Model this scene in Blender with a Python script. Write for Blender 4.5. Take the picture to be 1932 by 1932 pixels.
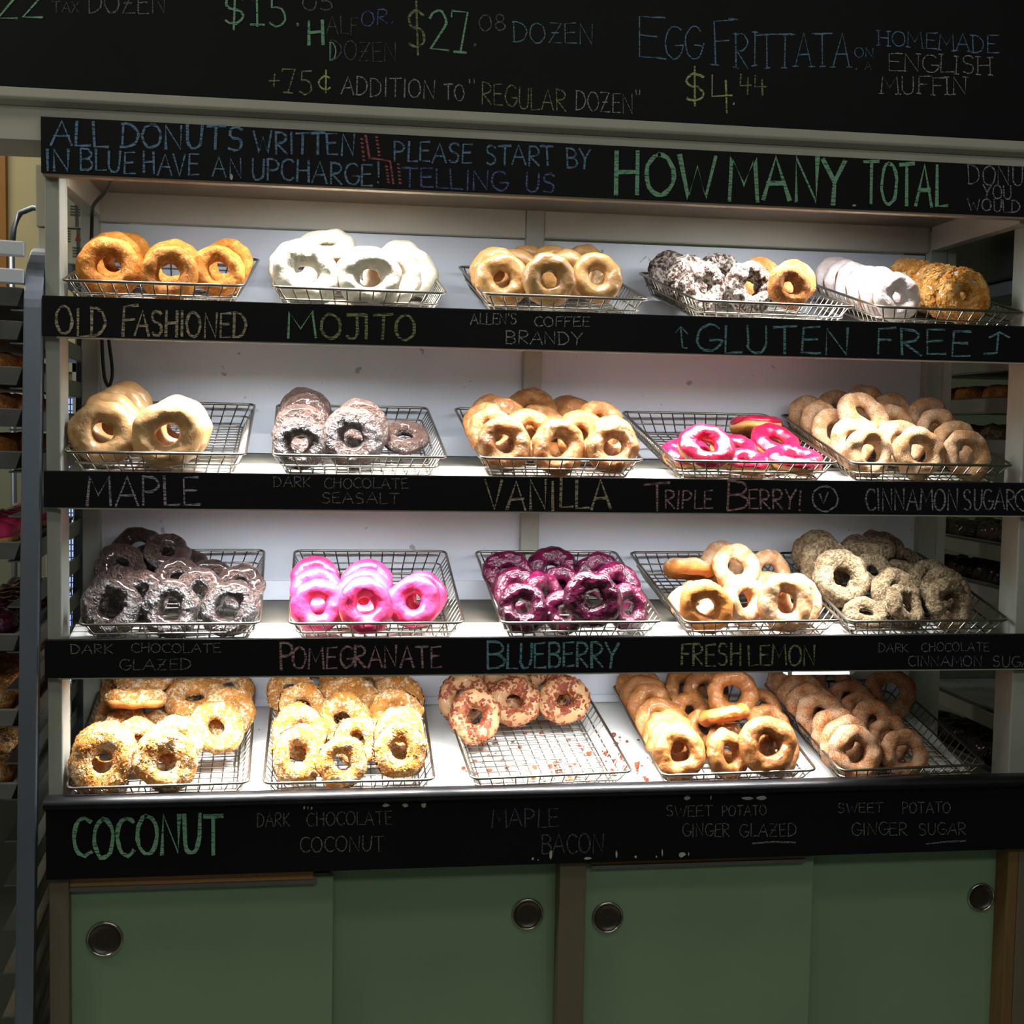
import bpy, bmesh, math, random
import numpy as np
from mathutils import Vector, Matrix, Quaternion, noise
random.seed(7)
S = bpy.context.scene
COL = S.collection
for o in list(bpy.data.objects): bpy.data.objects.remove(o)
PI = math.pi
def R_(d): return d*PI/180

# ------------------------------------------------------------------ camera
FPX, YAW, PITCH, ROLL = 2319.13, 0.140131, -0.064203, 0.017526
CAM = np.array([-0.253569, -1.93, 1.5])
_f = np.array([math.sin(YAW)*math.cos(PITCH), math.cos(YAW)*math.cos(PITCH), math.sin(PITCH)])
_r = np.array([math.cos(YAW), -math.sin(YAW), 0.0]); _u = np.cross(_r, _f)
_c, _s = math.cos(ROLL), math.sin(ROLL)
CR, CU = _c*_r+_s*_u, -_s*_r+_c*_u
CF = _f
cd = bpy.data.cameras.new('camera'); cam = bpy.data.objects.new('camera', cd); COL.objects.link(cam)
cd.sensor_fit = 'HORIZONTAL'; cd.sensor_width = 36.0; cd.lens = 36.0*FPX/1932.0; cd.clip_start = .05
cam.matrix_world = Matrix(((CR[0], CU[0], -CF[0], CAM[0]), (CR[1], CU[1], -CF[1], CAM[1]), (CR[2], CU[2], -CF[2], CAM[2]), (0, 0, 0, 1)))
S.camera = cam
# ------------------------------------------------------------------ exposure, world, room lamps, added fill lights
S.view_settings.view_transform = 'Standard'; S.view_settings.look = 'None'
S.view_settings.exposure = 0.0; S.view_settings.gamma = 1.0; S.view_settings.use_curve_mapping = False
W = bpy.data.worlds.new('world'); S.world = W; W.use_nodes = True
bg = W.node_tree.nodes['Background']; bg.inputs['Color'].default_value = (.80, .92, 1.0, 1); bg.inputs['Strength'].default_value = .055
def area(name, loc, rot, sx, sy, power, color, spread=PI):
    l = bpy.data.lights.new(name, 'AREA'); l.shape = 'RECTANGLE'; l.size = sx; l.size_y = sy; l.energy = power; l.color = color; l.spread = spread
    o = bpy.data.objects.new(name, l); COL.objects.link(o); o.location = loc; o.rotation_euler = rot
    return o
area('ceiling_lamp_or_fill', (.2, -1.25, 2.97), (0, 0, 0), 2.6, .3, 6, (1.0, .98, .90))
area('ceiling_lamp_or_fill', (.3, -3.3, 2.97), (R_(25), 0, 0), 2.8, .4, 18, (.97, 1.0, .92))  # added frontal fill at ceiling height, lifts the beam and cabinet
area('front_fill_light', (.2, -3.95, 1.5), (R_(-90), 0, 0), 3.6, 1.5, 19, (.95, 1.0, .95))  # unseen fill panel added behind the camera to brighten rails, no window here
area('ceiling_lamp_or_fill', (-1.9, -.5, 2.97), (0, 0, 0), .9, .3, 15, (1.0, .97, .88))  # fill added at the left to brighten the cartons and rack top
area('ceiling_lamp_or_fill', (-1.6, 1.5, 2.97), (0, 0, 0), 1.0, .3, 12, (1.0, .95, .80))
area('ceiling_lamp_or_fill', (1.7, 1.45, 2.97), (0, 0, 0), .9, .3, 2.5, (.92, 1.0, .85))

# ------------------------------------------------------------------ helpers
def at(px, py, Y):
    d = CF+(px-966)/FPX*CR-(py-966)/FPX*CU
    return CAM+d*((Y-CAM[1])/d[1])
class MB:
    """collects boxes, bars and tubes into one mesh"""
    def __init__(s): s.v = []; s.f = []; s.sm = []
    def add(s, vs, fs, smooth=False):
        b = len(s.v); s.v += [tuple(v) for v in vs]; s.f += [tuple(i+b for i in f) for f in fs]; s.sm += [smooth]*len(fs); return s
    def box(s, x0, x1, y0, y1, z0, z1):
        vs = [(x, y, z) for z in (z0, z1) for y in (y0, y1) for x in (x0, x1)]
        return s.add(vs, [(0, 2, 3, 1), (4, 5, 7, 6), (0, 1, 5, 4), (2, 6, 7, 3), (0, 4, 6, 2), (1, 3, 7, 5)])
    def hexa(s, bot, top):
        return s.add(list(bot)+list(top), [(3, 2, 1, 0), (4, 5, 6, 7), (0, 1, 5, 4), (1, 2, 6, 5), (2, 3, 7, 6), (3, 0, 4, 7)])
    def prism(s, poly, x0, x1, axis='x'):
        n = len(poly)
        def P(a, q): return (a, q[0], q[1]) if axis == 'x' else ((q[0], a, q[1]) if axis == 'y' else (q[0], q[1], a))
        vs = [P(x0, q) for q in poly]+[P(x1, q) for q in poly]
        fs = [tuple(range(n)), tuple(range(2*n-1, n-1, -1))]+[(i, n+i, n+(i+1) % n, (i+1) % n) for i in range(n)]
        return s.add(vs, fs)
    def tube(s, pts, r, n=6, closed=False):
        pts = [Vector(p) for p in pts]; m = len(pts); vs = []
        for i, p in enumerate(pts):
            a = pts[(i-1) % m] if (closed or i > 0) else p; b = pts[(i+1) % m] if (closed or i < m-1) else p
            t = (b-a).normalized(); q = t.orthogonal() if abs(t.z) > .9 else t.cross(Vector((0, 0, 1)))
            q.normalize(); w = t.cross(q)
            if abs(t.z) > .9:
                q = Vector((1, 0, 0)); q = (q-t*q.dot(t)).normalized(); w = t.cross(q)
            vs += [p+r*(math.cos(2*PI*k/n)*q+math.sin(2*PI*k/n)*w) for k in range(n)]
        fs = []
        for i in range(m if closed else m-1):
            j = (i+1) % m
            fs += [(i*n+k, i*n+(k+1) % n, j*n+(k+1) % n, j*n+k) for k in range(n)]
        if not closed: fs += [tuple(range(n-1, -1, -1)), tuple(range((m-1)*n, m*n))]
        return s.add(vs, fs, True)
    def lathe(s, prof, n=32, axis='y', c=(0, 0, 0)):
        vs = []
        for (r, h) in prof:
            for k in range(n):
                a = 2*PI*k/n; p = (r*math.cos(a), h, r*math.sin(a)) if axis == 'y' else (r*math.cos(a), r*math.sin(a), h)
                vs.append((p[0]+c[0], p[1]+c[1], p[2]+c[2]))
        fs = [(i*n+k, i*n+(k+1) % n, (i+1)*n+(k+1) % n, (i+1)*n+k) for i in range(len(prof)-1) for k in range(n)]
        return s.add(vs, fs, True)
    def mesh(s, name):
        me = bpy.data.meshes.new(name); me.from_pydata(s.v, [], s.f); me.polygons.foreach_set('use_smooth', s.sm); me.update()
        bm = bmesh.new(); bm.from_mesh(me); bmesh.ops.recalc_face_normals(bm, faces=bm.faces); bm.to_mesh(me); bm.free(); return me
    def build(s, name, m=None, parent=None, bevel=0):
        me = s.mesh(name)
        if m: me.materials.append(m)
        o = bpy.data.objects.new(name, me); COL.objects.link(o)
        if parent: o.parent = parent
        if bevel:
            b = o.modifiers.new('bevel', 'BEVEL'); b.width = bevel; b.segments = 2; b.limit_method = 'ANGLE'
        return o
def tag(o, label=None, cat=None, group=None, kind=None):
    if label: o['label'] = label
    if cat: o['category'] = cat
    if group: o['group'] = group
    if kind: o['kind'] = kind
    return o
def empty(name, loc=(0, 0, 0), label=None, cat=None, group=None):
    o = bpy.data.objects.new(name, None); COL.objects.link(o); o.location = loc; o.empty_display_size = .05
    return tag(o, label, cat, group)
def mesh_obj(name, me, parent=None):
    o = bpy.data.objects.new(name, me); COL.objects.link(o)
    if parent: o.parent = parent
    return o

# ------------------------------------------------------------------ materials
def srgb(r, g, b):
    f = lambda c: (c/255/12.92) if c/255 <= .04045 else ((c/255+.055)/1.055)**2.4
    return (f(r), f(g), f(b), 1)
class N:
    def __init__(s, name):
        s.m = bpy.data.materials.new(name); s.m.use_nodes = True; s.t = s.m.node_tree; s.b = s.t.nodes['Principled BSDF']
    def n(s, ty, **k):
        x = s.t.nodes.new(ty)
        for a, v in k.items():
            if a.startswith('i_'): x.inputs[a[2:].replace('_', ' ')].default_value = v
            else: setattr(x, a, v)
        return x
    def l(s, a, b): s.t.links.new(a, b)
    def coord(s, scale=(1, 1, 1), rand=False):
        c = s.n('ShaderNodeTexCoord'); mp = s.n('ShaderNodeMapping'); mp.inputs['Scale'].default_value = scale
        s.l(c.outputs['Object'], mp.inputs['Vector'])
        if rand:
            oi = s.n('ShaderNodeObjectInfo'); mu = s.n('ShaderNodeMath', operation='MULTIPLY'); mu.inputs[1].default_value = 37.0
            s.l(oi.outputs['Random'], mu.inputs[0]); s.l(mu.outputs[0], mp.inputs['Location'])
        return mp.outputs[0]
    def noise(s, vec, scale, detail=3, rough=.5):
        x = s.n('ShaderNodeTexNoise'); x.inputs['Scale'].default_value = scale; x.inputs['Detail'].default_value = detail; x.inputs['Roughness'].default_value = rough
        s.l(vec, x.inputs['Vector']); return x.outputs['Fac']
    def ramp(s, fac, stops):
        x = s.n('ShaderNodeValToRGB'); e = x.color_ramp.elements
        while len(e) < len(stops): e.new(.5)
        for i, (p, c) in enumerate(stops): e[i].position = p; e[i].color = c
        s.l(fac, x.inputs['Fac']); return x.outputs['Color']
    def mix(s, fac, a, b):
        x = s.n('ShaderNodeMix', data_type='RGBA')
        for sock, v in ((x.inputs[0], fac), (x.inputs[6], a), (x.inputs[7], b)):
            if hasattr(v, 'links'): s.l(v, sock)
            else: sock.default_value = v
        return x.outputs[2]
    def bump(s, h, strength, dist=.1):
        x = s.n('ShaderNodeBump'); x.inputs['Strength'].default_value = strength; x.inputs['Distance'].default_value = dist
        s.l(h, x.inputs['Height']); s.l(x.outputs['Normal'], s.b.inputs['Normal'])
    def base(s, c):
        if hasattr(c, 'links'): s.l(c, s.b.inputs['Base Color'])
        else: s.b.inputs['Base Color'].default_value = c
    def set(s, rough=.5, spec=.5, metal=0, coat=0, sss=0):
        s.b.inputs['Roughness'].default_value = rough; s.b.inputs['Specular IOR Level'].default_value = spec; s.b.inputs['Metallic'].default_value = metal
        s.b.inputs['Coat Weight'].default_value = coat; s.b.inputs['Coat Roughness'].default_value = .12
        if sss:
            s.b.inputs['Subsurface Weight'].default_value = sss; s.b.inputs['Subsurface Radius'].default_value = (.3, .15, .08); s.b.inputs['Subsurface Scale'].default_value = .03
        return s
def B3(k): return (0, 0, 0, 1) if k == 0 else (1, 1, 1, 1)
def paint(name, c, rough=.5, var=.12, scale=9, spec=.4, metal=0, bump=.0, stretch=(1, 1, 1)):
    m = N(name); v = m.coord(stretch); f = m.noise(v, scale, 4)
    d = tuple(x*(1-var) for x in c[:3])+(1,); b = tuple(min(1, x*(1+var)) for x in c[:3])+(1,)
    m.base(m.ramp(f, [(.3, d), (.7, b)])); m.set(rough, spec, metal)
    if bump: m.bump(m.noise(v, scale*12, 3), bump, .01)
    return m.m
M = {}
M['cream'] = paint('cream_paint', srgb(186, 183, 168), .5, .06, 7, .35)
M['post'] = paint('post_paint', srgb(168, 170, 158), .45, .10, 12, .4)
M['soffit'] = paint('soffit_brown', srgb(140, 126, 106), .6, .06)
m = N('white_panel'); v = m.coord(); m.base(m.mix(m.ramp(m.noise(v, 38, 2), [(.735, (0, 0, 0, 1)), (.76, (.6, .6, .6, 1))]), m.ramp(m.noise(v, 4, 4), [(.3, srgb(217, 221, 230)), (.7, srgb(228, 232, 240))]), srgb(120, 118, 112))); m.set(.35, .4); M['white'] = m.m
M['shelfwhite'] = paint('white_shelf_laminate', srgb(225, 224, 220), .35, .06, 14, .4)
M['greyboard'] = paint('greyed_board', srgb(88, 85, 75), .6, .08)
M['wood'] = paint('raw_plywood_edge', srgb(176, 132, 84), .6, .12, 10, .3, 0, 0, (1, 6, 30))
M['green'] = paint('sage_green_laminate', srgb(134, 162, 128), .45, .04, 5, .35)
M['cabpost'] = paint('putty_paint', srgb(116, 106, 86), .5, .05, 9)
M['cabwood'] = paint('brown_wood', srgb(128, 98, 62), .55, .1, 9, .3, 0, 0, (8, 8, 1))
M['alu'] = paint('aluminium', srgb(176, 178, 180), .32, .06, 15, .5, 1)
M['aludark'] = paint('dull_aluminium', srgb(150, 158, 172), .42, .08, 6, .5, .85)
M['pan'] = paint('baked_pan_metal', srgb(150, 150, 150), .42, .25, 14, .5, .6)
M['wire'] = paint('chromed_wire', srgb(150, 144, 132), .3, .08, 40, .5, 1)
M['chrome'] = paint('chrome', srgb(190, 186, 176), .18, .05, 9, .5, 1)
M['cup'] = paint('dark_steel_cup', srgb(92, 84, 76), .35, .1, 9, .5, .8)
M['black'] = paint('black_rubber', srgb(22, 22, 23), .5, .1)
M['dark'] = paint('dark_panel', srgb(46, 47, 42), .3, .25, 6, .5)
M['carton'] = paint('white_carton', srgb(225, 220, 196), .65, .04)
M['print'] = paint('grey_print', srgb(120, 120, 118), .6, .1)
M['redprint'] = paint('red_print', srgb(196, 70, 58), .6, .1)
M['plastic'] = paint('clear_edge_plastic', srgb(225, 228, 240), .2, .03)
M['floor'] = paint('floor_tile', srgb(90, 86, 78), .5, .15, 3)
M['wall'] = paint('wall_paint', srgb(150, 152, 132), .7, .05, 2)
M['wallgreen'] = paint('green_wall_paint', srgb(120, 150, 112), .7, .05, 2)
M['ceil'] = paint('ceiling_paint', srgb(205, 205, 200), .8, .03)
M['yellow'] = paint('yellowed_panel', srgb(206, 194, 150), .6, .05, 6)
M['amber'] = paint('amber_wood', srgb(168, 116, 56), .6, .1, 6)
M['greywall'] = paint('pale_grey_plastic', srgb(150, 152, 140), .6, .12, 3)
# board black with dusty smears
m = N('chalkboard_black'); v = m.coord((1, 1, 1)); f1 = m.noise(v, 5, 5, .6); f2 = m.noise(m.coord((3, 3, 30)), 8, 4)
m.base(m.mix(f2, m.ramp(f1, [(.35, srgb(8, 9, 10)), (.78, srgb(20, 21, 22))]), srgb(11, 12, 13))); m.set(.6, .18); m.bump(m.noise(v, 160, 2), .05, .002); M['board'] = m.m
m = N('glossy_black_paint'); v = m.coord(); m.base(m.ramp(m.noise(v, 30, 4), [(.3, srgb(12, 12, 14)), (.68, srgb(20, 20, 23)), (.86, srgb(46, 46, 48))])); m.set(.38, .35); m.bump(m.noise(v, 60, 3), .12, .004); M['gloss'] = m.m
# window pane daylight
m = N('window_daylight'); v = m.coord(); m.base(srgb(40, 50, 70)); m.b.inputs['Emission Color'].default_value = srgb(150, 185, 255); m.b.inputs['Emission Strength'].default_value = 1.5; M['sky'] = m.m
m = N('led_diffuser'); m.base((.9, .9, .95, 1)); m.b.inputs['Emission Color'].default_value = (1, .97, .93, 1); m.b.inputs['Emission Strength'].default_value = 6; M['led'] = m.m
def chalk(name, c, cover=.5, streak=True):
    m = N('chalk_'+name); v = m.coord((1, 1, 1))
    f = m.noise(m.coord((70, 1, 430) if streak else (240, 1, 520)), 1.0, 2, .6); g = m.noise(m.coord((1, 1, 1)), 900, 2)
    mx = m.n('ShaderNodeMath', operation='ADD'); m.l(f, mx.inputs[0])
    sc = m.n('ShaderNodeMath', operation='MULTIPLY'); sc.inputs[1].default_value = .45; m.l(g, sc.inputs[0]); m.l(sc.outputs[0], mx.inputs[1])
    t = .725-(cover-.5)*.5
    a = m.ramp(mx.outputs[0], [(t-.10, (.10, .10, .10, 1)), (t+.08, (1, 1, 1, 1))])
    gy = sum(c[:3])/3; m.base(tuple((q*.8+gy*.2)*.95+.03 for q in c[:3])+(1,)); m.set(.95, .05); m.l(a, m.b.inputs['Alpha']); return m.m
CH = {'green': chalk('green', srgb(122, 190, 142), .66), 'teal': chalk('teal', srgb(92, 160, 168), .56), 'blue': chalk('blue', srgb(92, 142, 178), .58), 'dblue': chalk('deep_blue', srgb(84, 108, 178), .52),
      'white': chalk('white', srgb(178, 178, 172), .50, False), 'grey': chalk('grey', srgb(128, 128, 128), .5, False), 'dim': chalk('dim', srgb(92, 96, 100), .5, False), 'beige': chalk('beige', srgb(190, 172, 132), .5),
      'yellow': chalk('yellow', srgb(186, 205, 96), .56), 'pink': chalk('pink', srgb(182, 132, 138), .5), 'red': chalk('red', srgb(176, 80, 88), .6), 'purple': chalk('purple', srgb(166, 152, 168), .5), 'lime': chalk('lime', srgb(150, 160, 92), .5)}

# ------------------------------------------------------------------ chalk lettering (hand drawn single strokes)
def arc(cx, cy, rx, ry, a0, a1, n=10): return [(cx+rx*math.cos(R_(a0+(a1-a0)*i/n)), cy+ry*math.sin(R_(a0+(a1-a0)*i/n))) for i in range(n+1)]
G = {
 'A': (.8, [[(0, 0), (.42, 1), (.8, 0)], [(.14, .36), (.68, .38)]]),
 'B': (.65, [[(.05, 0), (.05, 1)], [(.05, 1)]+arc(.25, .76, .36, .24, 90, -90)+[(.05, .52)], [(.05, .52)]+arc(.28, .26, .38, .26, 90, -90)+[(.05, 0)]]),
 'C': (.65, [arc(.42, .5, .4, .5, 50, 310, 14)]),
 'D': (.72, [[(.05, 0), (.05, 1)], [(0, 1)]+arc(.15, .5, .55, .5, 88, -88, 12)+[(0, 0)]]),
 'E': (.6, [[(.58, 1), (.05, .97), (.05, 0), (.6, .02)], [(.05, .52), (.5, .54)]]),
 'F': (.58, [[(.6, 1), (.05, .96), (.05, 0)], [(.05, .52), (.46, .54)]]),
 'G': (.72, [arc(.42, .5, .4, .5, 50, 350, 14)+[(.72, .42)], [(.45, .42), (.78, .42)]]),
 'H': (.7, [[(.05, 0), (.05, 1)], [(.65, 0), (.65, 1)], [(.05, .5), (.65, .54)]]),
 'I': (.2, [[(.1, 0), (.1, 1)]]),
 'J': (.6, [[(.1, 1), (.75, .98)], [(.48, .98), (.48, .25)]+arc(.26, .24, .22, .24, 0, -150, 8)]),
 'K': (.65, [[(.05, 0), (.05, 1)], [(.62, 1), (.1, .48), (.65, 0)]]),
 'L': (.55, [[(.05, 1), (.05, 0), (.58, .03)]]),
 'M': (.9, [[(.02, 0), (.08, 1), (.45, .35), (.82, 1), (.9, 0)]]),
 'N': (.75, [[(.05, 0), (.05, 1), (.68, 0), (.70, 1)]]),
 'O': (.78, [arc(.39, .5, .38, .5, 95, 455, 18)]),
 'P': (.62, [[(.05, 0), (.05, 1)], [(.05, 1)]+arc(.25, .74, .36, .26, 90, -90)+[(.05, .48)]]),
 'R': (.66, [[(.05, 0), (.05, 1)], [(.05, 1)]+arc(.25, .75, .36, .25, 90, -90)+[(.08, .5), (.64, 0)]]),
 'S': (.6, [[(.55, .88)]+arc(.32, .76, .26, .24, 50, 250, 9)+arc(.28, .26, .29, .26, 70, -140, 9)]),
 'T': (.7, [[(0, .98), (.72, 1)], [(.36, .98), (.36, 0)]]),
 'U': (.68, [[(.05, 1), (.06, .35)]+arc(.34, .32, .28, .32, 190, 350, 9)+[(.64, .4), (.65, 1)]]),
 'V': (.7, [[(0, 1), (.35, 0), (.7, 1)]]),
 'W': (1.0, [[(0, 1), (.25, 0), (.5, .75), (.75, 0), (1, 1)]]),
 'X': (.62, [[(0, 1), (.6, 0)], [(.6, 1), (0, 0)]]),
 'Y': (.7, [[(0, 1), (.36, .5)], [(.7, 1), (.36, .5), (.3, 0)]]),
 'Z': (.66, [[(.03, .98), (.62, 1), (.0, 0), (.66, .02)], [(.15, .5), (.5, .5)]]),
 '0': (.7, [arc(.35, .5, .33, .5, 90, 450, 16)]), '1': (.4, [[(.05, .8), (.22, 1), (.22, 0)], [(0, 0), (.45, 0)]]),
 '2': (.62, [arc(.3, .72, .28, .28, 160, -30, 9)+[(.02, .02), (.64, .02)]]),
 '4': (.68, [[(.12, 1), (.08, .42), (.68, .44)], [(.5, .85), (.5, 0)]]), '5': (.6, [[(.55, 1), (.12, .98), (.1, .56)]+arc(.26, .3, .3, .3, 100, -140, 10)]),
 '7': (.62, [[(.02, .88), (.04, 1), (.62, 1), (.3, 0)], [(.1, 0), (.5, 0)]]), '8': (.62, [arc(.31, .76, .22, .24, 90, 450, 12), arc(.31, .26, .28, .26, 90, 450, 12)]),
 '$': (.62, [[(.56, .8)]+arc(.31, .70, .26, .20, 50, 250, 9)+arc(.29, .28, .29, .22, 70, -140, 9), [(.32, -.1), (.32, 1.12)]]),
 'c': (.5, [arc(.28, .4, .25, .3, 50, 310, 10), [(.3, -.05), (.3, .95)]]),
 '+': (.6, [[(.05, .4), (.55, .42)], [(.3, .1), (.3, .75)]]), '!': (.25, [[(.14, 1), (.12, .28)], [(.11, .06), (.12, 0)]]), '.': (.2, [[(.1, .0), (.12, .08)]]),
 '"': (.3, [[(.05, 1), (.07, .75)], [(.22, 1), (.24, .75)]]), "'": (.15, [[(.08, 1), (.06, .78)]]), ' ': (.45, []),
 '^': (.5, [[(.25, 1), (.25, 0), (.45, 0)], [(0, .72), (.25, 1), (.5, .72)]]), '~': (.55, [[(.35, 1), (.35, .02), (0, .0)], [(.1, .74), (.35, 1), (.62, .74)]]),
 'v': (1.0, [arc(.5, .5, .5, .5, 80, 440, 22), [(.28, .68), (.46, .28), (.62, .74)]]),
}
def lettering(mb, text, x0, b0, x1, b1, h, w=3.2, h2=None, serif=False, Y=0.0, jit=.035):
    """text between two pixel baseline ends; strokes become ribbons on the board plane y=Y"""
    h2 = h2 or h
    gap = .16
    wid = [G[c][0] for c in text]; tot = sum(wid)+gap*(len(text)-1); x = 0
    for c, gw in zip(text, wid):
        strokes = [list(s_) for s_ in G[c][1]]
        if serif:
            for s_ in list(strokes):
                for (ex, ey) in (s_[0], s_[-1]):
                    if (ey < .06 or ey > .94) and len(s_) < 8: strokes.append([(ex-.12, ey), (ex+.12, ey)])
        dx, dy, sk = random.uniform(-.02, .02), random.uniform(-.04, .04), random.uniform(-.05, .05)
        for s_ in strokes:
            pts = []
            for (gx, gy) in s_:
                gx += random.uniform(-jit, jit)*.6+sk*gy+dx; gy += random.uniform(-jit, jit)*.6+dy
                t = (x+gx)/tot; hh = h+(h2-h)*t
                P = at(x0+(x1-x0)*t, b0+(b1-b0)*t-gy*hh, Y); pts.append(Vector((P[0], P[2])))
            ribbon(mb, pts, w*CAMPX, Y)
        x += gw+gap
CAMPX = 1.93/FPX
LAY = [0]
def ribbon(mb, pts, w, Y):
    LAY[0] = (LAY[0]+1) % 40; y = Y-.0007-LAY[0]*.00001
    m = len(pts); L = []; Rr = []
    for i, p in enumerate(pts):
        t = (pts[min(i+1, m-1)]-pts[max(i-1, 0)])
        if t.length < 1e-9: t = Vector((1, 0))
        t.normalize(); n = Vector((-t.y, t.x)); ww = w*.44*random.uniform(.7, 1.2)
        q = p
        if i == 0: q = p-t*w*.3
        if i == m-1: q = p+t*w*.3
        L.append(q+n*ww); Rr.append(q-n*ww)
    mb.add([(a.x, y, a.y) for a in L]+[(a.x, y, a.y) for a in Rr], [(i, i+1, m+i+1, m+i) for i in range(m-1)])

# ------------------------------------------------------------------ setting
def struct(o): o['kind'] = 'structure'; return o
struct(MB().box(-2.6, 2.6, -4.0, 2.5, -.05, 0).build('floor', M['floor']))
struct(MB().box(-2.6, 2.6, -2.6, 2.5, 3.0, 3.05).build('ceiling', M['ceil']))
struct(MB().box(-2.65, -2.6, -4.0, 2.5, 0, 3.0).build('wall_left', M['wall']))
struct(MB().box(2.6, 2.65, -4.0, 2.5, 0, 3.0).build('wall_right', M['wallgreen']))
struct(MB().box(-2.6, 2.6, 2.5, 2.55, 0, 3.0).build('wall_back', M['wall']))
# daylight window seen through the left end of the shelves
a = at(105, 685, 2.47); b = at(160, 1302, 2.47)
wx0, wx1, wz1, wz0 = a[0], b[0], a[2], b[2]
win = struct(MB().box(wx0, wx1, 2.485, 2.495, wz0, wz1).build('window_1', M['sky']))
fr = MB()
for x in (wx0, wx1): fr.box(x-.03, x+.03, 2.44, 2.499, wz0-.03, wz1+.03)
for z in (wz0, wz1): fr.box(wx0, wx1, 2.44, 2.499, z-.03, z+.03)
fr.build('window_frame', M['cream'], win)
g = MB(); k = 0
while wx0+.022*k < wx1: g.box(wx0+.022*k, wx0+.022*k+.004, 2.475, 2.482, wz0, wz1); k += 1
k = 0
while wz0+.022*k < wz1: g.box(wx0, wx1, 2.476, 2.481, wz0+.022*k, wz0+.022*k+.004); k += 1
g.build('wire_screen', M['print'], win)
# bulkhead beam that carries the menu board
zb0 = 1.9234
struct(MB().box(-1.0, 2.6, .016, .14, zb0, 3.0).build('trim_1', M['cream']))
mold = MB().prism([(.016, 1.9722), (.013, 1.9726), (.009, 1.975), (.003, 1.9785), (.0005, 1.982), (.0005, 1.9962), (.016, 1.9962)], -1.0, 2.6)
struct(mold.build('trim_2', M['cream'], bevel=.0015))
# ------------------------------------------------------------------ menu board
mbt = empty('menu_board', (0, 0, 2.0), 'long black chalk menu board with prices and egg frittata written at the top', 'menu board')
def part(mbld, name, mat, parent, bevel=0):
    o = mbld.build(name, mat, parent, bevel); o.location = -Vector(parent.location); return o
MENU = (-1.0, 2.3, 0.0, .016, 1.9965, 2.62)
BOARDS, BOARD0 = [], []
def unit_root(): return bpy.data.objects.get('donut_display_shelf')
def texts(parent, rows):
    for r in rows:
        mb = MB(); lettering(mb, *r[1:7], **r[7])
        z = sum(v[2] for v in mb.v)/len(mb.v)
        bd = min(BOARDS, key=lambda q: abs(q[0]-z)) if parent is unit_root() else (0, BOARD0[0])
        mb.build('chalk_lettering', CH[r[0]], bd[1]).matrix_parent_inverse = (Matrix.Translation(bd[1].parent.location) @ Matrix.Translation(bd[1].location)).inverted()
BOARD0.append(part(MB().box(*MENU), 'panel', M['board'], mbt))
T = lambda col, s, x0, b0, x1, b1, h, **k: (col, s, x0, b0, x1, b1, h, k)
texts(mbt, [
 T('green', '22', -4, 33, 78, 34, 62, w=4.5), T('dim', 'TAX', 100, 22, 148, 24, 20, w=2.2), T('grey', 'DOZEN', 168, 23, 312, 27, 40, w=3),
 T('green', '$', 422, 50, 460, 50, 62, w=5), T('green', '15', 474, 49, 540, 50, 62, w=4.5), T('white', '.', 558, 47, 566, 47, 30, w=5), T('grey', '05', 570, 20, 628, 20, 30, w=2.6),
 T('green', 'H', 582, 84, 612, 84, 44, w=6), T('dim', 'ALF', 617, 62, 676, 66, 33, w=2.4), T('dblue', 'OR.', 683, 50, 742, 44, 28, w=2.6), T('dim', 'DOZEN', 622, 113, 748, 117, 36, w=2.4), T('green', 'D', 622, 114, 634, 114, 34, w=2.5),
 T('lime', '$', 770, 93, 804, 93, 80, w=5), T('green', '27', 812, 94, 886, 96, 76, w=5), T('grey', '.', 893, 88, 900, 88, 30, w=5), T('grey', '08', 904, 57, 954, 59, 30, w=2.6), T('teal', 'DOZEN', 968, 80, 1120, 84, 38, w=2.4),
 T('lime', '+', 505, 166, 530, 167, 36, w=3), T('lime', '75', 532, 176, 590, 178, 44, w=3.2), T('yellow', 'c', 600, 172, 626, 172, 42, w=3.4),
 T('white', 'ADDITION', 644, 178, 820, 187, 34, w=2.6), T('white', 'TO', 838, 188, 876, 190, 30, w=2.6), T('white', '"', 884, 182, 898, 182, 34, w=2.4), T('lime', 'REGULAR', 908, 197, 1068, 212, 40, w=2.7), T('white', 'DOZEN', 1086, 208, 1194, 214, 36, w=2.6), T('white', '"', 1197, 205, 1208, 205, 34, w=2.4),
 T('blue', 'E', 1202, 108, 1248, 114, 78, w=3, serif=True), T('blue', 'GG', 1254, 110, 1322, 114, 62, w=3), T('blue', '.', 1324, 84, 1332, 84, 30, w=3), T('blue', 'F', 1346, 120, 1384, 122, 86, w=3, serif=True), T('blue', 'RITTATA', 1386, 126, 1602, 128, 64, w=3, serif=True), T('white', '.', 1612, 132, 1619, 132, 25, w=3),
 T('blue', 'ON', 1612, 108, 1648, 110, 18, w=2), T('dim', 'A', 1631, 132, 1643, 132, 15, w=2), T('blue', 'HOMEMADE', 1656, 84, 1880, 102, 27, h2=34, w=2.5, serif=True), T('white', 'ENGLISH', 1676, 133, 1870, 141, 33, w=2.5, serif=True), T('white', 'MUFFIN', 1662, 176, 1824, 180, 33, w=2.5, serif=True),
 T('yellow', '$', 1292, 192, 1330, 192, 60, w=5), T('yellow', '4', 1338, 211, 1382, 211, 72, w=4), T('yellow', '.', 1380, 198, 1388, 198, 30, w=4), T('lime', '44', 1393, 177, 1444, 180, 36, w=3.4)])

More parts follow.
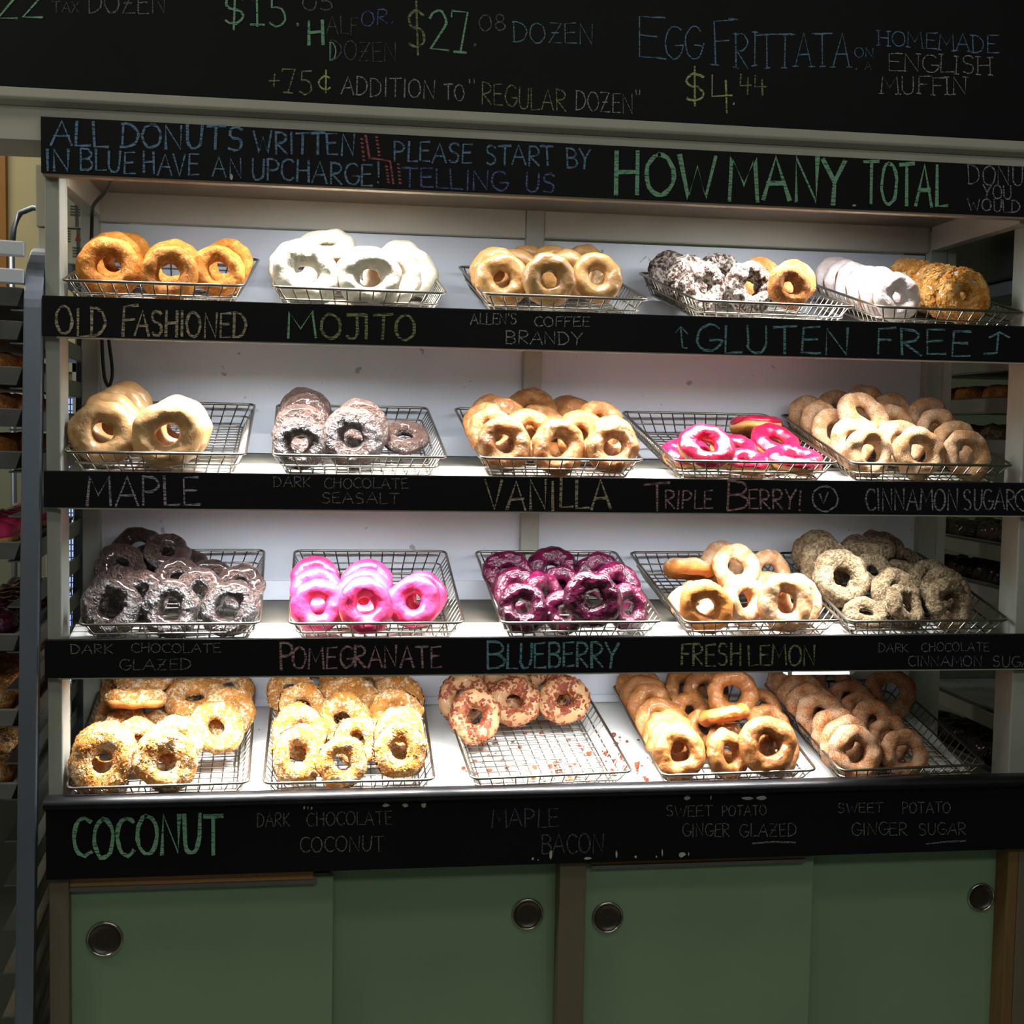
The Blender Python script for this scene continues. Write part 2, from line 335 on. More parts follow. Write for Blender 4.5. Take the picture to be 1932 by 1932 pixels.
# ------------------------------------------------------------------ the display shelf
XL, XR = -.695, .938
unit = empty('donut_display_shelf', (.1, .18, 0), 'tall cream painted open display shelf with black lettered fascias and four tiers', 'display shelf')
FZ = {0: (1.8732, 1.9546), 1: (1.6328, 1.6928), 2: (1.3758, 1.4310), 3: (1.1151, 1.1737), 4: (.8010, .9290)}
ZB = {1: 1.670, 2: 1.413, 3: 1.150, 4: .897}      # shelf surface height at the front plane
SL = .26                                             # rise of the shelf per metre of depth
for x0, x1 in ((XL, -.673), (.8945, XR)): part(MB().box(x0, x1, .0185, .075, .80, FZ[0][0]+.03), 'front_post', M['post'], unit, .002)
for x0, x1 in ((-.705, -.6755), (.8705, .9055)): part(MB().box(x0, x1, .330, .352, .80, 1.90), 'rear_post', M['post'], unit, .002)
part(MB().box(.906, .926, .333, .352, .80, 1.90), 'rear_post', M['cream'], unit, .002)
part(MB().box(.083, .117, .3325, .352, 1.0, 1.9118), 'centre_post', M['post'], unit, .002)
part(MB().box(-.675, .870, .3525, .364, 1.0, 1.8575), 'back_panel', M['white'], unit)
part(MB().box(-.675, .0825, .336, .352, 1.859, 1.925), 'top_rail', M['cream'], unit, .0015)
part(MB().box(.1175, .870, .336, .352, 1.861, 1.925), 'top_rail', M['cream'], unit, .0015)
part(MB().box(-.6945, -.672, .076, .3295, 1.868, 1.925), 'side_rail', M['cream'], unit, .0015)
part(MB().box(.8705, .894, .0185, .3295, 1.864, 1.925), 'side_rail', M['cream'], unit, .0015)
part(MB().box(-.671, .870, .0185, .3355, 1.9085, 1.914), 'soffit', M['soffit'], unit)
for r in (1, 2, 3):
    z = ZB[r]
    part(MB().prism([(.0185, z-.012+.0048), (.0185, z+.0048), (.115, z+.115*SL), (.115, z+.115*SL-.012)], -.672, .868), 'front_shelf_board', M['shelfwhite'], unit)
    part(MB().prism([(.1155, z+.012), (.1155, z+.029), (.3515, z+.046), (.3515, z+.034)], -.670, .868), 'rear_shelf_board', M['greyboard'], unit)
    part(MB().box(-.674, .868, .341, .352, z+.047, z+.065), 'back_strip', M['white'], unit)
    part(MB().box(-.670, .852, .300, .312, z+.0435, z+.305*SL-.0015), 'basket_rail', M['white'], unit)
z = ZB[4]
part(MB().prism([(.0185, z-.014), (.0185, z+.0048), (.3515, z+.3515*SL), (.3515, z+.3515*SL-.016)], -.672, .852), 'slanted_shelf', M['shelfwhite'], unit)
part(MB().box(-.670, .852, .343, .3515, .99, 1.004), 'back_strip', M['white'], unit)
# fascias
BOARDS.append((1.914, part(MB().box(XL, XR+.02, 0, .0155, *FZ[0]), 'header_board', M['board'], unit)))
part(MB().box(XL+.002, XR+.018, .002, .018, FZ[0][0]-.004, FZ[0][0]-.0002), 'plywood_edge', M['soffit'], unit)
for r in (1, 2, 3):
    BOARDS.append((sum(FZ[r])/2, part(MB().box(XL, XR+.02, 0, .0105, *FZ[r]), 'fascia_board', M['board'], unit, .001)))
    part(MB().box(XL+.02, XR+.018, .002, .0103, FZ[r][0]-.0025, FZ[r][0]-.0002), 'fascia_edge', M['cream'], unit)
BOARDS.append((.86, part(MB().box(XL, XR+.02, 0, .018, .801, .912), 'fascia_board', M['board'], unit, .001)))
bn = [(.008, .9125)]+[(-.003+.0145*math.cos(R_(t)), .9218+.0102*math.sin(R_(t))) for t in range(245, 80, -12)]+[(.008, .932)]
part(MB().prism(bn, XL, XR+.02), 'bullnose_edge', M['gloss'], unit)
def frame_texts(rows): texts(unit, rows)
frame_texts([
 T('blue', 'ALL', 95, 274, 203, 279, 46, w=5), T('blue', 'DONUTS', 228, 277, 456, 284, 44, w=5.5), T('blue', 'WRITTEN', 480, 288, 668, 292, 40, w=5),
 T('blue', 'IN', 86, 321, 132, 321, 40, w=5), T('blue', 'BLUE', 152, 322, 254, 327, 40, w=4.2), T('blue', 'HAVE', 271, 327, 374, 332, 40, w=4.2), T('blue', 'AN', 402, 334, 456, 336, 38, w=3.6), T('blue', 'UPCHARGE', 474, 338, 702, 350, 40, w=4.2), T('blue', '!', 708, 346, 720, 346, 38, w=4),
 T('blue', 'PLEASE', 743, 303, 890, 309, 36, w=4.2), T('blue', 'START', 916, 309, 1044, 313, 36, w=4.2), T('blue', 'BY', 1069, 315, 1114, 318, 36, w=4.2), T('dblue', 'TELLING', 758, 352, 956, 360, 36, w=4.2), T('dblue', 'US', 991, 362, 1046, 364, 36, w=4.2),
 T('green', 'HOW', 1160, 366, 1348, 372, 78, w=10), T('green', 'MANY', 1376, 374, 1596, 382, 80, w=10), T('green', 'TOTAL', 1630, 383, 1784, 389, 78, w=8), T('purple', 'DONU', 1826, 347, 1930, 352, 36, w=3), T('purple', 'YOU', 1854, 374, 1908, 376, 26, w=3), T('purple', 'WOULD', 1826, 397, 1924, 401, 22, w=3),
 T('beige', 'OLD', 107, 631, 200, 634, 52, w=5.5), T('beige', 'F', 230, 633, 258, 633, 56, w=6), T('beige', 'ASHIONED', 254, 632, 464, 638, 46, w=5.5), T('green', 'M', 543, 638, 596, 638, 48, w=6), T('lime', 'OJITO', 606, 638, 782, 641, 46, w=6),
 T('white', "ALLEN'S", 888, 612, 974, 612, 20, w=2.4), T('white', 'COFFEE', 1008, 616, 1112, 616, 18, w=2.4), T('white', 'BRANDY', 954, 648, 1098, 652, 24, w=2.4),
 T('teal', '^', 1276, 653, 1298, 655, 38, w=4), T('teal', 'GLUTEN', 1312, 664, 1600, 668, 50, w=5.5), T('teal', 'FREE', 1654, 668, 1828, 671, 48, w=5.5), T('teal', '~', 1856, 667, 1896, 667, 40, w=4.5),
 T('purple', 'MAPLE', 163, 952, 376, 954, 54, w=5.5), T('grey', 'DARK', 516, 918, 586, 919, 19, w=2.2), T('grey', 'CHOCOLATE', 612, 921, 770, 922, 19, w=2.2), T('grey', 'SEASALT', 607, 949, 752, 950, 20, w=2.2),
 T('beige', 'VANILLA', 919, 960, 1152, 960, 54, w=6), T('pink', 'T', 1218, 964, 1262, 962, 50, w=5), T('pink', 'RIPLE', 1254, 960, 1344, 958, 34, w=4), T('pink', 'B', 1370, 964, 1410, 964, 54, w=5), T('pink', 'ERRY!', 1412, 960, 1512, 962, 36, w=4.5), T('purple', 'v', 1533, 966, 1581, 966, 48, w=4),
 T('purple', 'CINNAMON', 1634, 962, 1806, 962, 40, w=4.2), T('purple', 'SUGAR', 1818, 961, 1914, 961, 38, w=3.6), T('purple', 'v', 1916, 963, 1956, 963, 42, w=3.6),
 T('grey', 'DARK', 134, 1233, 212, 1232, 17, w=2.2), T('grey', 'CHOCOLATE', 248, 1231, 416, 1231, 17, w=2.2), T('grey', 'GLAZED', 226, 1264, 360, 1263, 20, w=2.2), T('pink', 'P', 528, 1263, 552, 1263, 50, w=6), T('pink', 'OMEGRANATE', 552, 1261, 832, 1258, 40, w=5),
 T('teal', 'B', 918, 1261, 952, 1261, 50, w=5.5), T('teal', 'LUEBERRY', 956, 1260, 1166, 1258, 46, w=5.5), T('lime', 'FRESH', 1284, 1256, 1398, 1255, 40, w=4.8), T('lime', 'LEMON', 1412, 1255, 1538, 1254, 38, w=4.8),
 T('grey', 'DARK', 1657, 1230, 1713, 1230, 16, w=2.2), T('grey', 'CHOCOLATE', 1738, 1229, 1866, 1228, 16, w=2.2), T('grey', 'CINNAMON', 1713, 1257, 1852, 1257, 19, w=2.4), T('grey', 'SUGAR', 1873, 1258, 1962, 1258, 20, w=2.6),
 T('green', 'COCONUT', 140, 1618, 418, 1608, 72, w=8.5), T('grey', 'DARK', 485, 1559, 546, 1558, 25, w=2.4), T('grey', 'CHOCOLATE', 579, 1558, 740, 1555, 25, w=2.4), T('grey', 'COCONUT', 566, 1608, 724, 1605, 28, w=2.6),
 T('dim', 'MAPLE', 927, 1560, 1054, 1560, 34, w=3.2), T('dim', 'BACON', 1021, 1610, 1138, 1609, 36, w=3.2), T('grey', 'SWEET', 1257, 1540, 1344, 1539, 20, w=2.2), T('grey', 'POTATO', 1362, 1539, 1446, 1537, 19, w=2.2), T('grey', 'GINGER', 1288, 1578, 1376, 1577, 24, w=2.2), T('grey', 'GLAZED', 1396, 1578, 1502, 1577, 24, w=2.2),
 T('grey', 'SWEET', 1581, 1533, 1666, 1532, 18, w=2.2), T('grey', 'POTATO', 1702, 1534, 1792, 1533, 20, w=2.2), T('grey', 'GINGER', 1607, 1576, 1711, 1575, 24, w=2.2), T('grey', 'SUGAR', 1734, 1575, 1822, 1574, 22, w=2.2)])
def stroke_px(mb, pts, w, Y=0.0):
    ribbon(mb, [Vector((at(x, y, Y)[0], at(x, y, Y)[2])) for x, y in pts], w*CAMPX, Y)
ul = MB(); stroke_px(ul, [(1420, 1591), (1455, 1588), (1500, 1589)], 3.4); part(ul, 'chalk_underline', CH['grey'], unit)
ul = MB(); stroke_px(ul, [(1747, 1592), (1780, 1588), (1821, 1586)], 3.2); part(ul, 'chalk_underline', CH['grey'], unit)
zz = MB(); stroke_px(zz, [(690, 256), (697, 298), (736, 304), (742, 346)], 5)
for k in range(6):
    stroke_px(zz, [(681+k*.8, 262+k*8), (684+k*.8, 263+k*8)], 4); stroke_px(zz, [(709+k*1, 258+k*7), (712+k, 259+k*7)], 4)
    stroke_px(zz, [(728+k*.7, 314+k*6), (731+k*.7, 315+k*6)], 4); stroke_px(zz, [(750+k*.7, 310+k*7), (753+k*.7, 311+k*7)], 4)
part(zz, 'chalk_divider', CH['red'], unit)
chips = MB()
def chip(x, y, w, h, Y=0.0):
    n = 7; c = [at(x+w*.5*random.uniform(.6, 1.1)*math.cos(2*PI*k/n), y+h*.5*random.uniform(.6, 1.1)*math.sin(2*PI*k/n), Y) for k in range(n)]
    chips.add([(p[0], Y-.0012, p[2]) for p in c], [tuple(range(n))])
for x, y, w, h in [(574, 1523, 4, 9), (581, 1523, 3, 8), (588, 1524, 4, 7), (728, 1519, 15, 8), (765, 1519, 13, 9), (800, 1519, 12, 11), (1296, 1505, 16, 9), (1341, 1504, 3, 9), (1410, 1506, 26, 8), (1436, 1505, 22, 9), (1005, 1620, 5, 8), (1039, 1612, 6, 20), (1108, 1619, 16, 5), (1163, 1612, 5, 16), (1199, 1616, 6, 6), (1238, 1616, 3, 5), (1249, 1608, 3, 18), (1286, 1612, 16, 12), (1299, 1611, 3, 8), (1015, 1622, 3, 3), (437, 334, 6, 14), (1611, 388, 10, 4)]:
    chip(x, y, w, h)
part(chips, 'paint_chips', M['cream'], unit)

# ------------------------------------------------------------------ base cabinet with sliding doors
cab = empty('base_cabinet', (.1, .2, 0), 'low cabinet with four sage green sliding doors under the shelves', 'cabinet')
X = lambda px, y=1750, Y=.03: at(px, y, Y)[0]
zc = .7985
for a_, b_, mt, nm in ((XL, X(133), 'cabpost', 'stile'), (X(1052), X(1101), 'cabpost', 'stile'), (X(1890, 1750), X(1909), 'cabwood', 'stile'), (X(1909)+.0005, .955, 'cabpost', 'stile')):
    part(MB().box(a_, b_, .018, .06, .0, zc), nm, M[mt], cab, .0015)
part(MB().box(XL, .955, .20, .34, 0, zc), 'carcass', M['dark'], cab)
part(MB().box(XL, .955, .018, .34, .0, .09), 'plinth', M['cabpost'], cab)
def door(p0, p1, y, ztop, hole, ry, zbot=.10):
    x0, x1 = X(p0, 1750, y), X(p1, 1750, y)
    d = part(MB().box(x0, x1, y, y+.016, zbot, ztop), 'sliding_door', M['green'], cab, .001)
    c = at(hole[0], hole[1], y); rr = ry*(y+1.93)/FPX
    ring = MB().lathe([(rr*.86, -.0005), (rr*.90, -.0045), (rr*.97, -.005), (rr*1.02, -.003), (rr*1.04, .0)], 40, 'y', tuple(c))
    rg = ring.build('pull_ring', M['chrome'], d); cup = MB().lathe([(rr*.88, -.003), (rr*.84, -.0006), (rr*.5, -.0003), (.0005, -.0002)], 40, 'y', tuple(c)); cup.build('pull_cup', M['cup'], d)
    return d
door(134, 628, .036, .7800, (198, 1771), 33); door(622, 1050, .058, .797, (995, 1724), 31)
door(1101, 1531, .036, .7880, (1146, 1730), 31); door(1524, 1890, .058, .797, (1850, 1692), 29)
part(MB().box(X(134), X(590), .024, .034, .7805, zc), 'wood_rail', M['wood'], cab); part(MB().box(X(1112), X(1518), .024, .034, .7885, zc), 'wood_rail', M['wood'], cab)
part(MB().box(X(134), X(598), .020, .035, .774, .7802), 'door_track', M['alu'], cab); part(MB().box(X(1112), X(1512), .020, .035, .783, .7882), 'door_track', M['alu'], cab)
part(MB().box(X(630), X(1045), .045, .057, .789, .7935), 'door_track', M['aludark'], cab); part(MB().box(X(1535), X(1885), .045, .057, .790, .7945), 'door_track', M['aludark'], cab)

# ------------------------------------------------------------------ lamps under each fascia
def light_bar(r, p0, p1, power, label, col=(1, .98, .94), drop=0, y=.036):
    z1 = FZ[r][0]+.0075-drop; x0, x1 = at(p0, 600, y)[0], at(p1, 600, y)[0]; L = x1-x0
    t = empty('light_bar', ((x0+x1)/2, y, z1+.012), label, 'lamp', 'lamp bars hidden behind the fascias')
    MB().box(-L/2, L/2, -.011, .011, .001, .0070).build('housing', M['aludark'], t, .001)
    MB().box(-L/2+.004, L/2-.004, -.008, .008, -.004, .001).build('diffuser', M['led'], t)
    for sx in (-1, 1): MB().box(sx*L/2-.004, sx*L/2+.004, -.010, .010, -.0045, .0068).build('end_cap', M['plastic'], t)
    area('light_bar_beam', ((x0+x1)/2, y, z1+.006), (R_(9), 0, 0), L-.01, .012, power*LAMP, col, R_(84))
    area('light_bar_spill', ((x0+x1)/2, y, z1+.0055), (R_(14), 0, 0), L-.01, .012, power*LAMP*SPILL*(1.35 if r == 0 else 1), (.87, .94, 1.0), R_(160 if r == 0 else 136))
    return t
LAMP, SPILL = .30, .80
LBARS = [
 (0, 505, 790, 5.2, 'lamp bar behind the header above the white glazed donuts'),
 (0, 1290, 1700, 5.2, 'lamp bar behind the header above the gluten free donuts'),
 (0, 150, 420, .9, 'lamp bar behind the header above the old fashioned donuts'),
 (0, 880, 1180, .7, 'lamp bar behind the header above the coffee brandy donuts'),
 (1, 270, 800, 8.5, 'lamp bar behind the top fascia at its left'),
 (1, 880, 1740, 10, 'lamp bar behind the top fascia at its right'),
 (2, 270, 820, 9, 'lamp bar behind the second fascia at its left'),
 (2, 900, 1710, 10.5, 'lamp bar behind the second fascia at its right'),
 (3, 185, 830, 10.5, 'lamp bar behind the third fascia at its left'),
 (3, 890, 1490, 9.5, 'lamp bar behind the third fascia at its right')]
for r, p0, p1, pw, lb in LBARS: light_bar(r, p0, p1, pw, lb)
light_bar(3, 1508, 1626, .8, 'short lit lamp bar hanging below the third fascia near fresh lemon', drop=.0265, y=.03)
# ------------------------------------------------------------------ wire baskets
BA = math.atan(SL)
def wire_basket_meshes():
    h, w0, d0, ix = .038, .135, .331, .020
    def rrect(x, y0, y1, z, r, n=4):
        pts = []
        for cx, cy, a in ((x-r, y0+r, -90), (x-r, y1-r, 0), (-x+r, y1-r, 90), (-x+r, y0+r, 180)):
            pts += [(cx+r*math.cos(R_(a+90*k/n)), cy+r*math.sin(R_(a+90*k/n)), z) for k in range(n+1)]
        return pts
    rim = MB().tube(rrect(w0, 0, d0, h, .012), .0024, 8, True)
    mid = MB().tube(rrect(w0-ix*.52, ix*.52, d0-ix*.52, h*.48, .012), .0016, 6, True); mid.tube(rrect(w0-ix, ix, d0-ix, .0022, .014), .0016, 6, True)
    g = MB(); nx, ny = 13, 17
    for k in range(nx):
        x = -w0+ix+.006+(2*(w0-ix)-.012)*k/(nx-1); xr = x*w0/(w0-ix)*.985
        g.tube([(xr, .001, h), (x, ix, .0012), (x, d0-ix, .0012), (xr, d0-.001, h)], .00125, 5)
    for k in range(ny):
        y = ix+.006+(d0-2*ix-.012)*k/(ny-1); yr = y*1.0
        g.tube([(-w0+.001, yr, h), (-w0+ix, y, .0026), (w0-ix, y, .0026), (w0-.001, yr, h)], .00125, 5)
    out = []
    for nm, mb in (('rim', rim), ('hoop', mid), ('wire_grid', g)):
        me = mb.mesh(nm); me.materials.append(M['wire']); out.append((nm, me))
    return out
BM = wire_basket_meshes()
BASK = {}   # key -> (x0, x1)
def basket(key, fl, fr, back, label):
    r = int(key[0]); yr = .005; yo = .0146+(.005 if back < -.023 else 0)
    a, b = at(*fl, yr), at(*fr, yr)
    xc = (a[0]+b[0])/2
    t = empty('wire_basket', (xc, yo, ZB[r]+.0048+yo*SL+.0012), label, 'basket', 'chromed wire baskets on the tiers')
    t.rotation_euler = (BA, 0, math.atan2(-back, .32))
    sx = (b[0]-a[0])/.270
    for nm, me in BM: o = mesh_obj(nm, me, t); o.scale = (sx, 1, 1)
    BASK[key] = (a[0], b[0], back/.331)
RN = {'1': 'top tier', '2': 'second tier', '3': 'third tier', '4': 'bottom tier'}
for key, fl, fr, back, what in [
 ('11', (117, 518), (458, 541), .004, 'holding old fashioned donuts'), ('12', (514, 538), (842, 547), -.01, 'holding white glazed donuts above the MOJITO lettering'), ('13', (912, 555), (1225, 573), -.01, 'holding tan iced coffee brandy donuts'), ('14', (1312, 572), (1617, 574), -.02, 'holding dark sugared and cinnamon gluten free donuts'), ('15', (1652, 574), (1940, 577), -.02, 'at the right end of the top tier'),
 ('21', (122, 852), (462, 858), -.007, 'holding tan maple donuts with an empty right half'), ('22', (515, 857), (843, 863), -.010, 'holding dark chocolate sea salt donuts'), ('23', (905, 862), (1215, 872), -.012, 'heaped with glazed vanilla donuts'), ('24', (1270, 872), (1585, 880), -.015, 'holding bright pink berry donuts'), ('25', (1607, 877), (1915, 885), -.01, 'heaped with pale cinnamon sugar donuts'),
 ('31', (150, 1172), (490, 1175), -.013, 'heaped with dark chocolate glazed donuts'), ('32', (545, 1180), (875, 1178), -.003, 'holding light pink donuts'), ('33', (945, 1180), (1250, 1178), -.008, 'heaped with purple blueberry donuts'), ('34', (1290, 1175), (1590, 1178), -.019, 'holding glazed lemon donuts'), ('35', (1600, 1170), (1907, 1172), -.01, 'heaped with brown sugared donuts at the right'),
 ('41', (125, 1488), (468, 1480), -.012, 'heaped with toasted coconut donuts above COCONUT'), ('42', (497, 1470), (820, 1460), -.002, 'heaped with coconut donuts with dark chocolate rims'), ('43', (888, 1468), (1197, 1455), -.026, 'mostly empty with bacon donuts at its back'), ('44', (1247, 1466), (1543, 1460), -.014, 'heaped with golden glazed ginger donuts'), ('45', (1582, 1462), (1868, 1450), -.024, 'with sugared ginger donuts and an empty right side')]:
    basket(key, fl, fr, back, 'chromed wire basket on the %s %s' % (RN[key[0]], what))

# ------------------------------------------------------------------ donuts: meshes
def donut_meshes(seed, rt=.325, flat=.95, lump=.036, freq=2.2, ice=None, it=.035, wav=6, low=8, cover=190, bits=None, nu=72, nv=36, rough=.012, rf=6):
    """unit donut (outer radius 1, face up +z). returns list of (part name, mesh)"""
    rnd = random.Random(seed); rc = 1-rt; off = Vector((rnd.uniform(0, 50), rnd.uniform(0, 50), rnd.uniform(0, 50)))
    ex = rnd.uniform(.94, 1.06)
    def surf(th, ph, add=0.0):
        c, s_ = math.cos(ph), math.sin(ph)
        rr = rt+add
        zz = rr*s_*(flat if s_ > 0 else flat*.86)
        rad = rc+rr*c
        p = Vector((rad*math.cos(th)*ex, rad*math.sin(th)/ex, zz))
        d = noise.noise(p*freq+off)*lump*2.2
        if rough: d += noise.noise(p*rf+off*2)*rough+abs(noise.noise(p*rf*2.1+off))*rough*.6
        n = Vector((c*math.cos(th), c*math.sin(th), s_))
        return p+n*d
    mb = MB(); vs = [surf(2*PI*i/nu, 2*PI*j/nv) for i in range(nu) for j in range(nv)]
    mb.add(vs, [(i*nv+j, ((i+1) % nu)*nv+j, ((i+1) % nu)*nv+(j+1) % nv, i*nv+(j+1) % nv) for i in range(nu) for j in range(nv)], True)
    out = [('dough', mb.mesh('dough'))]
    if ice:
        mi = MB(); nk = 22; vs = []
        for i in range(nu):
            th = 2*PI*i/nu; q = Vector((math.cos(th)*wav*.35, math.sin(th)*wav*.35, 3.3))+off
            lo = R_(low+noise.noise(q)*26); hi = R_(cover+noise.noise(q+Vector((9, 9, 9)))*16)
            for j in range(nk+1):
                t = j/nk; ph = lo+(hi-lo)*t
                e = min(t, 1-t)*nk
                a = -.02 if e < .5 else (it*.75 if e < 1.5 else it)
                vs.append(surf(th, ph, a+noise.noise(q+Vector((ph*2, 0, 0)))*it*.3))
        k1 = nk+1
        mi.add(vs, [(i*k1+j, ((i+1) % nu)*k1+j, ((i+1) % nu)*k1+j+1, i*k1+j+1) for i in range(nu) for j in range(nk)], True)
        out.append((ice, mi.mesh(ice)))
    if bits:
        nm, cnt, sz, asp = bits; mbt_ = MB()
        for k in range(cnt):
            th = rnd.uniform(0, 2*PI); ph = R_(rnd.uniform(-5, 200)); p = surf(th, ph, it); n = (surf(th, ph, it+.05)-p).normalized()
            if noise.noise(p*2.2+off) < (-.45 if nm == 'toasted_crumbs' else -.22): continue
            t = n.orthogonal(); t.rotate(Quaternion(n, rnd.uniform(0, 6.28))); b = n.cross(t); s_ = sz*rnd.uniform(.5, 1.4); w_ = s_*asp
            hgt = sz*rnd.uniform(.25, .6); tl = n*rnd.uniform(-.3, .5)*s_
            bot = [p-t*s_-b*w_-n*.01, p+t*s_-b*w_-n*.01, p+t*s_+b*w_-n*.01, p-t*s_+b*w_-n*.01]
            mbt_.hexa(bot, [q_+n*hgt+(tl if i_ in (1, 2) else -tl*.3) for i_, q_ in enumerate(bot)])
        out.append((nm, mbt_.mesh(nm)))
    return out
def dough_mat(name, c, d, band=None, bump=.25, rough=.6, spec=.3, bs=9):
    m = N(name); v = m.coord((1, 1, 1), True); f = m.noise(v, 2.6, 5, .6); col = m.ramp(f, [(.30, d), (.68, c)])
    if band:
        tc = m.n('ShaderNodeTexCoord'); sx = m.n('ShaderNodeSeparateXYZ'); m.l(tc.outputs['Object'], sx.inputs[0])
        ab = m.n('ShaderNodeMath', operation='ABSOLUTE'); m.l(sx.outputs['Z'], ab.inputs[0])
        col = m.mix(m.ramp(ab.outputs[0], [(.02, (1, 1, 1, 1)), (.13, (0, 0, 0, 1))]), col, band)
    m.base(col); m.set(rough, spec); m.bump(m.noise(v, bs, 5, .6), bump, .08); return m.m
def glaze_mat(name, c, d, rough=.25, spec=.5, coat=.4, bump=.12, bs=5, speck=None, sp=.66, alpha=None, sss=0):
    m = N(name); v = m.coord((1, 1, 1), True); f = m.noise(v, 2.2, 4, .55); col = m.ramp(f, [(.32, d), (.68, c)])
    if speck: col = m.mix(m.ramp(m.noise(v, 9, 2), [(sp, (0, 0, 0, 1)), (sp+.05, (1, 1, 1, 1))]), col, speck)
    m.base(col); m.set(rough, spec, 0, coat, sss); m.bump(m.noise(v, bs, 5, .6), bump, .08)
    if alpha:
        a = m.ramp(m.noise(v, 3.2, 4), [(.35, (alpha[0],)*3+(1,)), (.68, (alpha[1],)*3+(1,))]); m.l(a, m.b.inputs['Alpha'])
    return m.m
def sugar_mat(name, c, d, white, amt=.5, fine=26, bump=.5, rough=.85):
    m = N(name); v = m.coord((1, 1, 1), True); base = m.ramp(m.noise(v, 2.4, 5, .6), [(.30, d), (.68, c)])
    g = m.n('ShaderNodeMath', operation='ADD'); m.l(m.noise(v, fine, 3, .6), g.inputs[0])
    k = m.n('ShaderNodeMath', operation='MULTIPLY_ADD'); k.inputs[1].default_value = .8; k.inputs[2].default_value = -.4; m.l(m.noise(v, 2.0, 4, .6), k.inputs[0]); m.l(k.outputs[0], g.inputs[1])
    t = .5+(.5-amt)*.5
    m.base(m.mix(m.ramp(g.outputs[0], [(t-.12, (0, 0, 0, 1)), (t+.14, (1, 1, 1, 1))]), base, white)); m.set(rough, .2); m.bump(m.noise(v, fine*.8, 4, .7), bump, .05); return m.m
D = {}
D['fried'] = dough_mat('fried_dough', srgb(196, 126, 58), srgb(160, 90, 34), srgb(222, 172, 104))
D['brown'] = dough_mat('brown_dough', srgb(150, 84, 38), srgb(112, 58, 24), None)
D['choc'] = dough_mat('chocolate_dough', srgb(66, 42, 34), srgb(46, 28, 24), None)
KIND = {}
def kind(k, parts_mats, variants=3, **kw):
    vs = []
    for q in range(variants):
        ms = donut_meshes(hash(k) % 1000 if False else sum(ord(c)*7 for c in k)+q*101, **kw)
        for (nm, me), mt in zip(ms, parts_mats):
            if not me.materials: me.materials.append(mt)
        vs.append(ms)
    KIND[k] = vs
kind('oldfash', [sugar_mat('old_fashioned_crust', srgb(206, 130, 50), srgb(160, 86, 26), srgb(220, 156, 78), .3, 9, .3, .6)], lump=.03, freq=2.6, rough=.015, rf=5, flat=1.0, rt=.315)
kind('mojito', [D['fried'], glaze_mat('mint_white_glaze', srgb(214, 207, 188), srgb(196, 186, 162), .3, .5, .3, .15, 5, srgb(150, 150, 110), .70)], ice='icing', low=-4, lump=.04, it=.04)
kind('coffee', [D['fried'], glaze_mat('coffee_icing', srgb(196, 150, 92), srgb(172, 124, 70), .25, .5, .4, .16, 5)], ice='icing', low=0, it=.04)
kind('gfchoc', [sugar_mat('sugared_chocolate_crust', srgb(92, 66, 54), srgb(58, 40, 32), srgb(206, 192, 180), .46, 8, .6)], lump=.035, rough=.07, rf=5, freq=3, rt=.37, flat=.92)
kind('gfcinn', [sugar_mat('cinnamon_crust', srgb(178, 106, 50), srgb(140, 76, 32), srgb(206, 142, 86), .4, 14, .4)], rt=.37, lump=.03, rough=.015, flat=.92)
kind('gfwhite', [D['brown'], glaze_mat('white_icing', srgb(214, 202, 200), srgb(194, 174, 168), .4, .4, .2, .2, 6)], ice='icing', low=-8, it=.045, rt=.37, flat=.92)
kind('gfcrumb', [D['brown'], glaze_mat('white_icing_under_crumb', srgb(226, 212, 196), srgb(206, 184, 160), .6, .3, 0, .3), sugar_mat('toasted_crumb', srgb(206, 142, 64), srgb(170, 104, 38), srgb(226, 178, 108), .4, 3, .3)], ice='icing', low=-10, it=.03, bits=('toasted_crumbs', 1500, .06, .8), rt=.37, flat=.92, lump=.03)
kind('maple', [D['fried'], glaze_mat('maple_icing', srgb(192, 152, 102), srgb(166, 124, 78), .34, .5, .25, .12, 4)], ice='icing', low=6, it=.045, rt=.32, flat=1.0)
kind('seasalt', [D['choc'], glaze_mat('dark_chocolate_icing', srgb(88, 64, 54), srgb(54, 36, 30), .36, .6, .25, .6, 4)], ice='icing', low=-6, it=.045, lump=.03, rough=.03, rf=5)
kind('vanilla', [dough_mat('glazed_dough', srgb(196, 122, 58), srgb(160, 88, 36), None, .2, .45), glaze_mat('clear_sugar_glaze', srgb(216, 168, 110), srgb(184, 118, 58), .2, .6, .5, .4, 4, None, .66, (.25, .85))], ice='glaze', low=-20, cover=215, it=.02, lump=.045)
kind('berry', [D['fried'], glaze_mat('berry_pink_icing', srgb(198, 30, 70), srgb(166, 16, 48), .2, .6, .5, .2, 4)], ice='icing', low=10, it=.045, lump=.03)
kind('cinsugar', [sugar_mat('cinnamon_sugar_crust', srgb(204, 150, 94), srgb(160, 102, 56), srgb(224, 192, 158), .46, 24, .5)], lump=.045)
kind('chocglaze', [D['choc'], glaze_mat('chocolate_glaze', srgb(96, 72, 64), srgb(54, 36, 32), .34, .8, .3, 1.0, 6)], ice='glaze', low=-30, cover=220, it=.025, lump=.04, rough=.03, rf=5, rt=.31)
kind('pomeg', [D['fried'], glaze_mat('pomegranate_pink_icing', srgb(222, 66, 114), srgb(202, 38, 88), .28, .5, .4, .15, 4)], ice='icing', low=8, it=.045, lump=.03)
kind('blueb', [D['brown'], glaze_mat('blueberry_purple_glaze', srgb(84, 10, 44), srgb(40, 4, 22), .09, .42, .15, .3, 3)], ice='glaze', low=-26, cover=215, it=.04, lump=.045, rough=.03, rf=5)
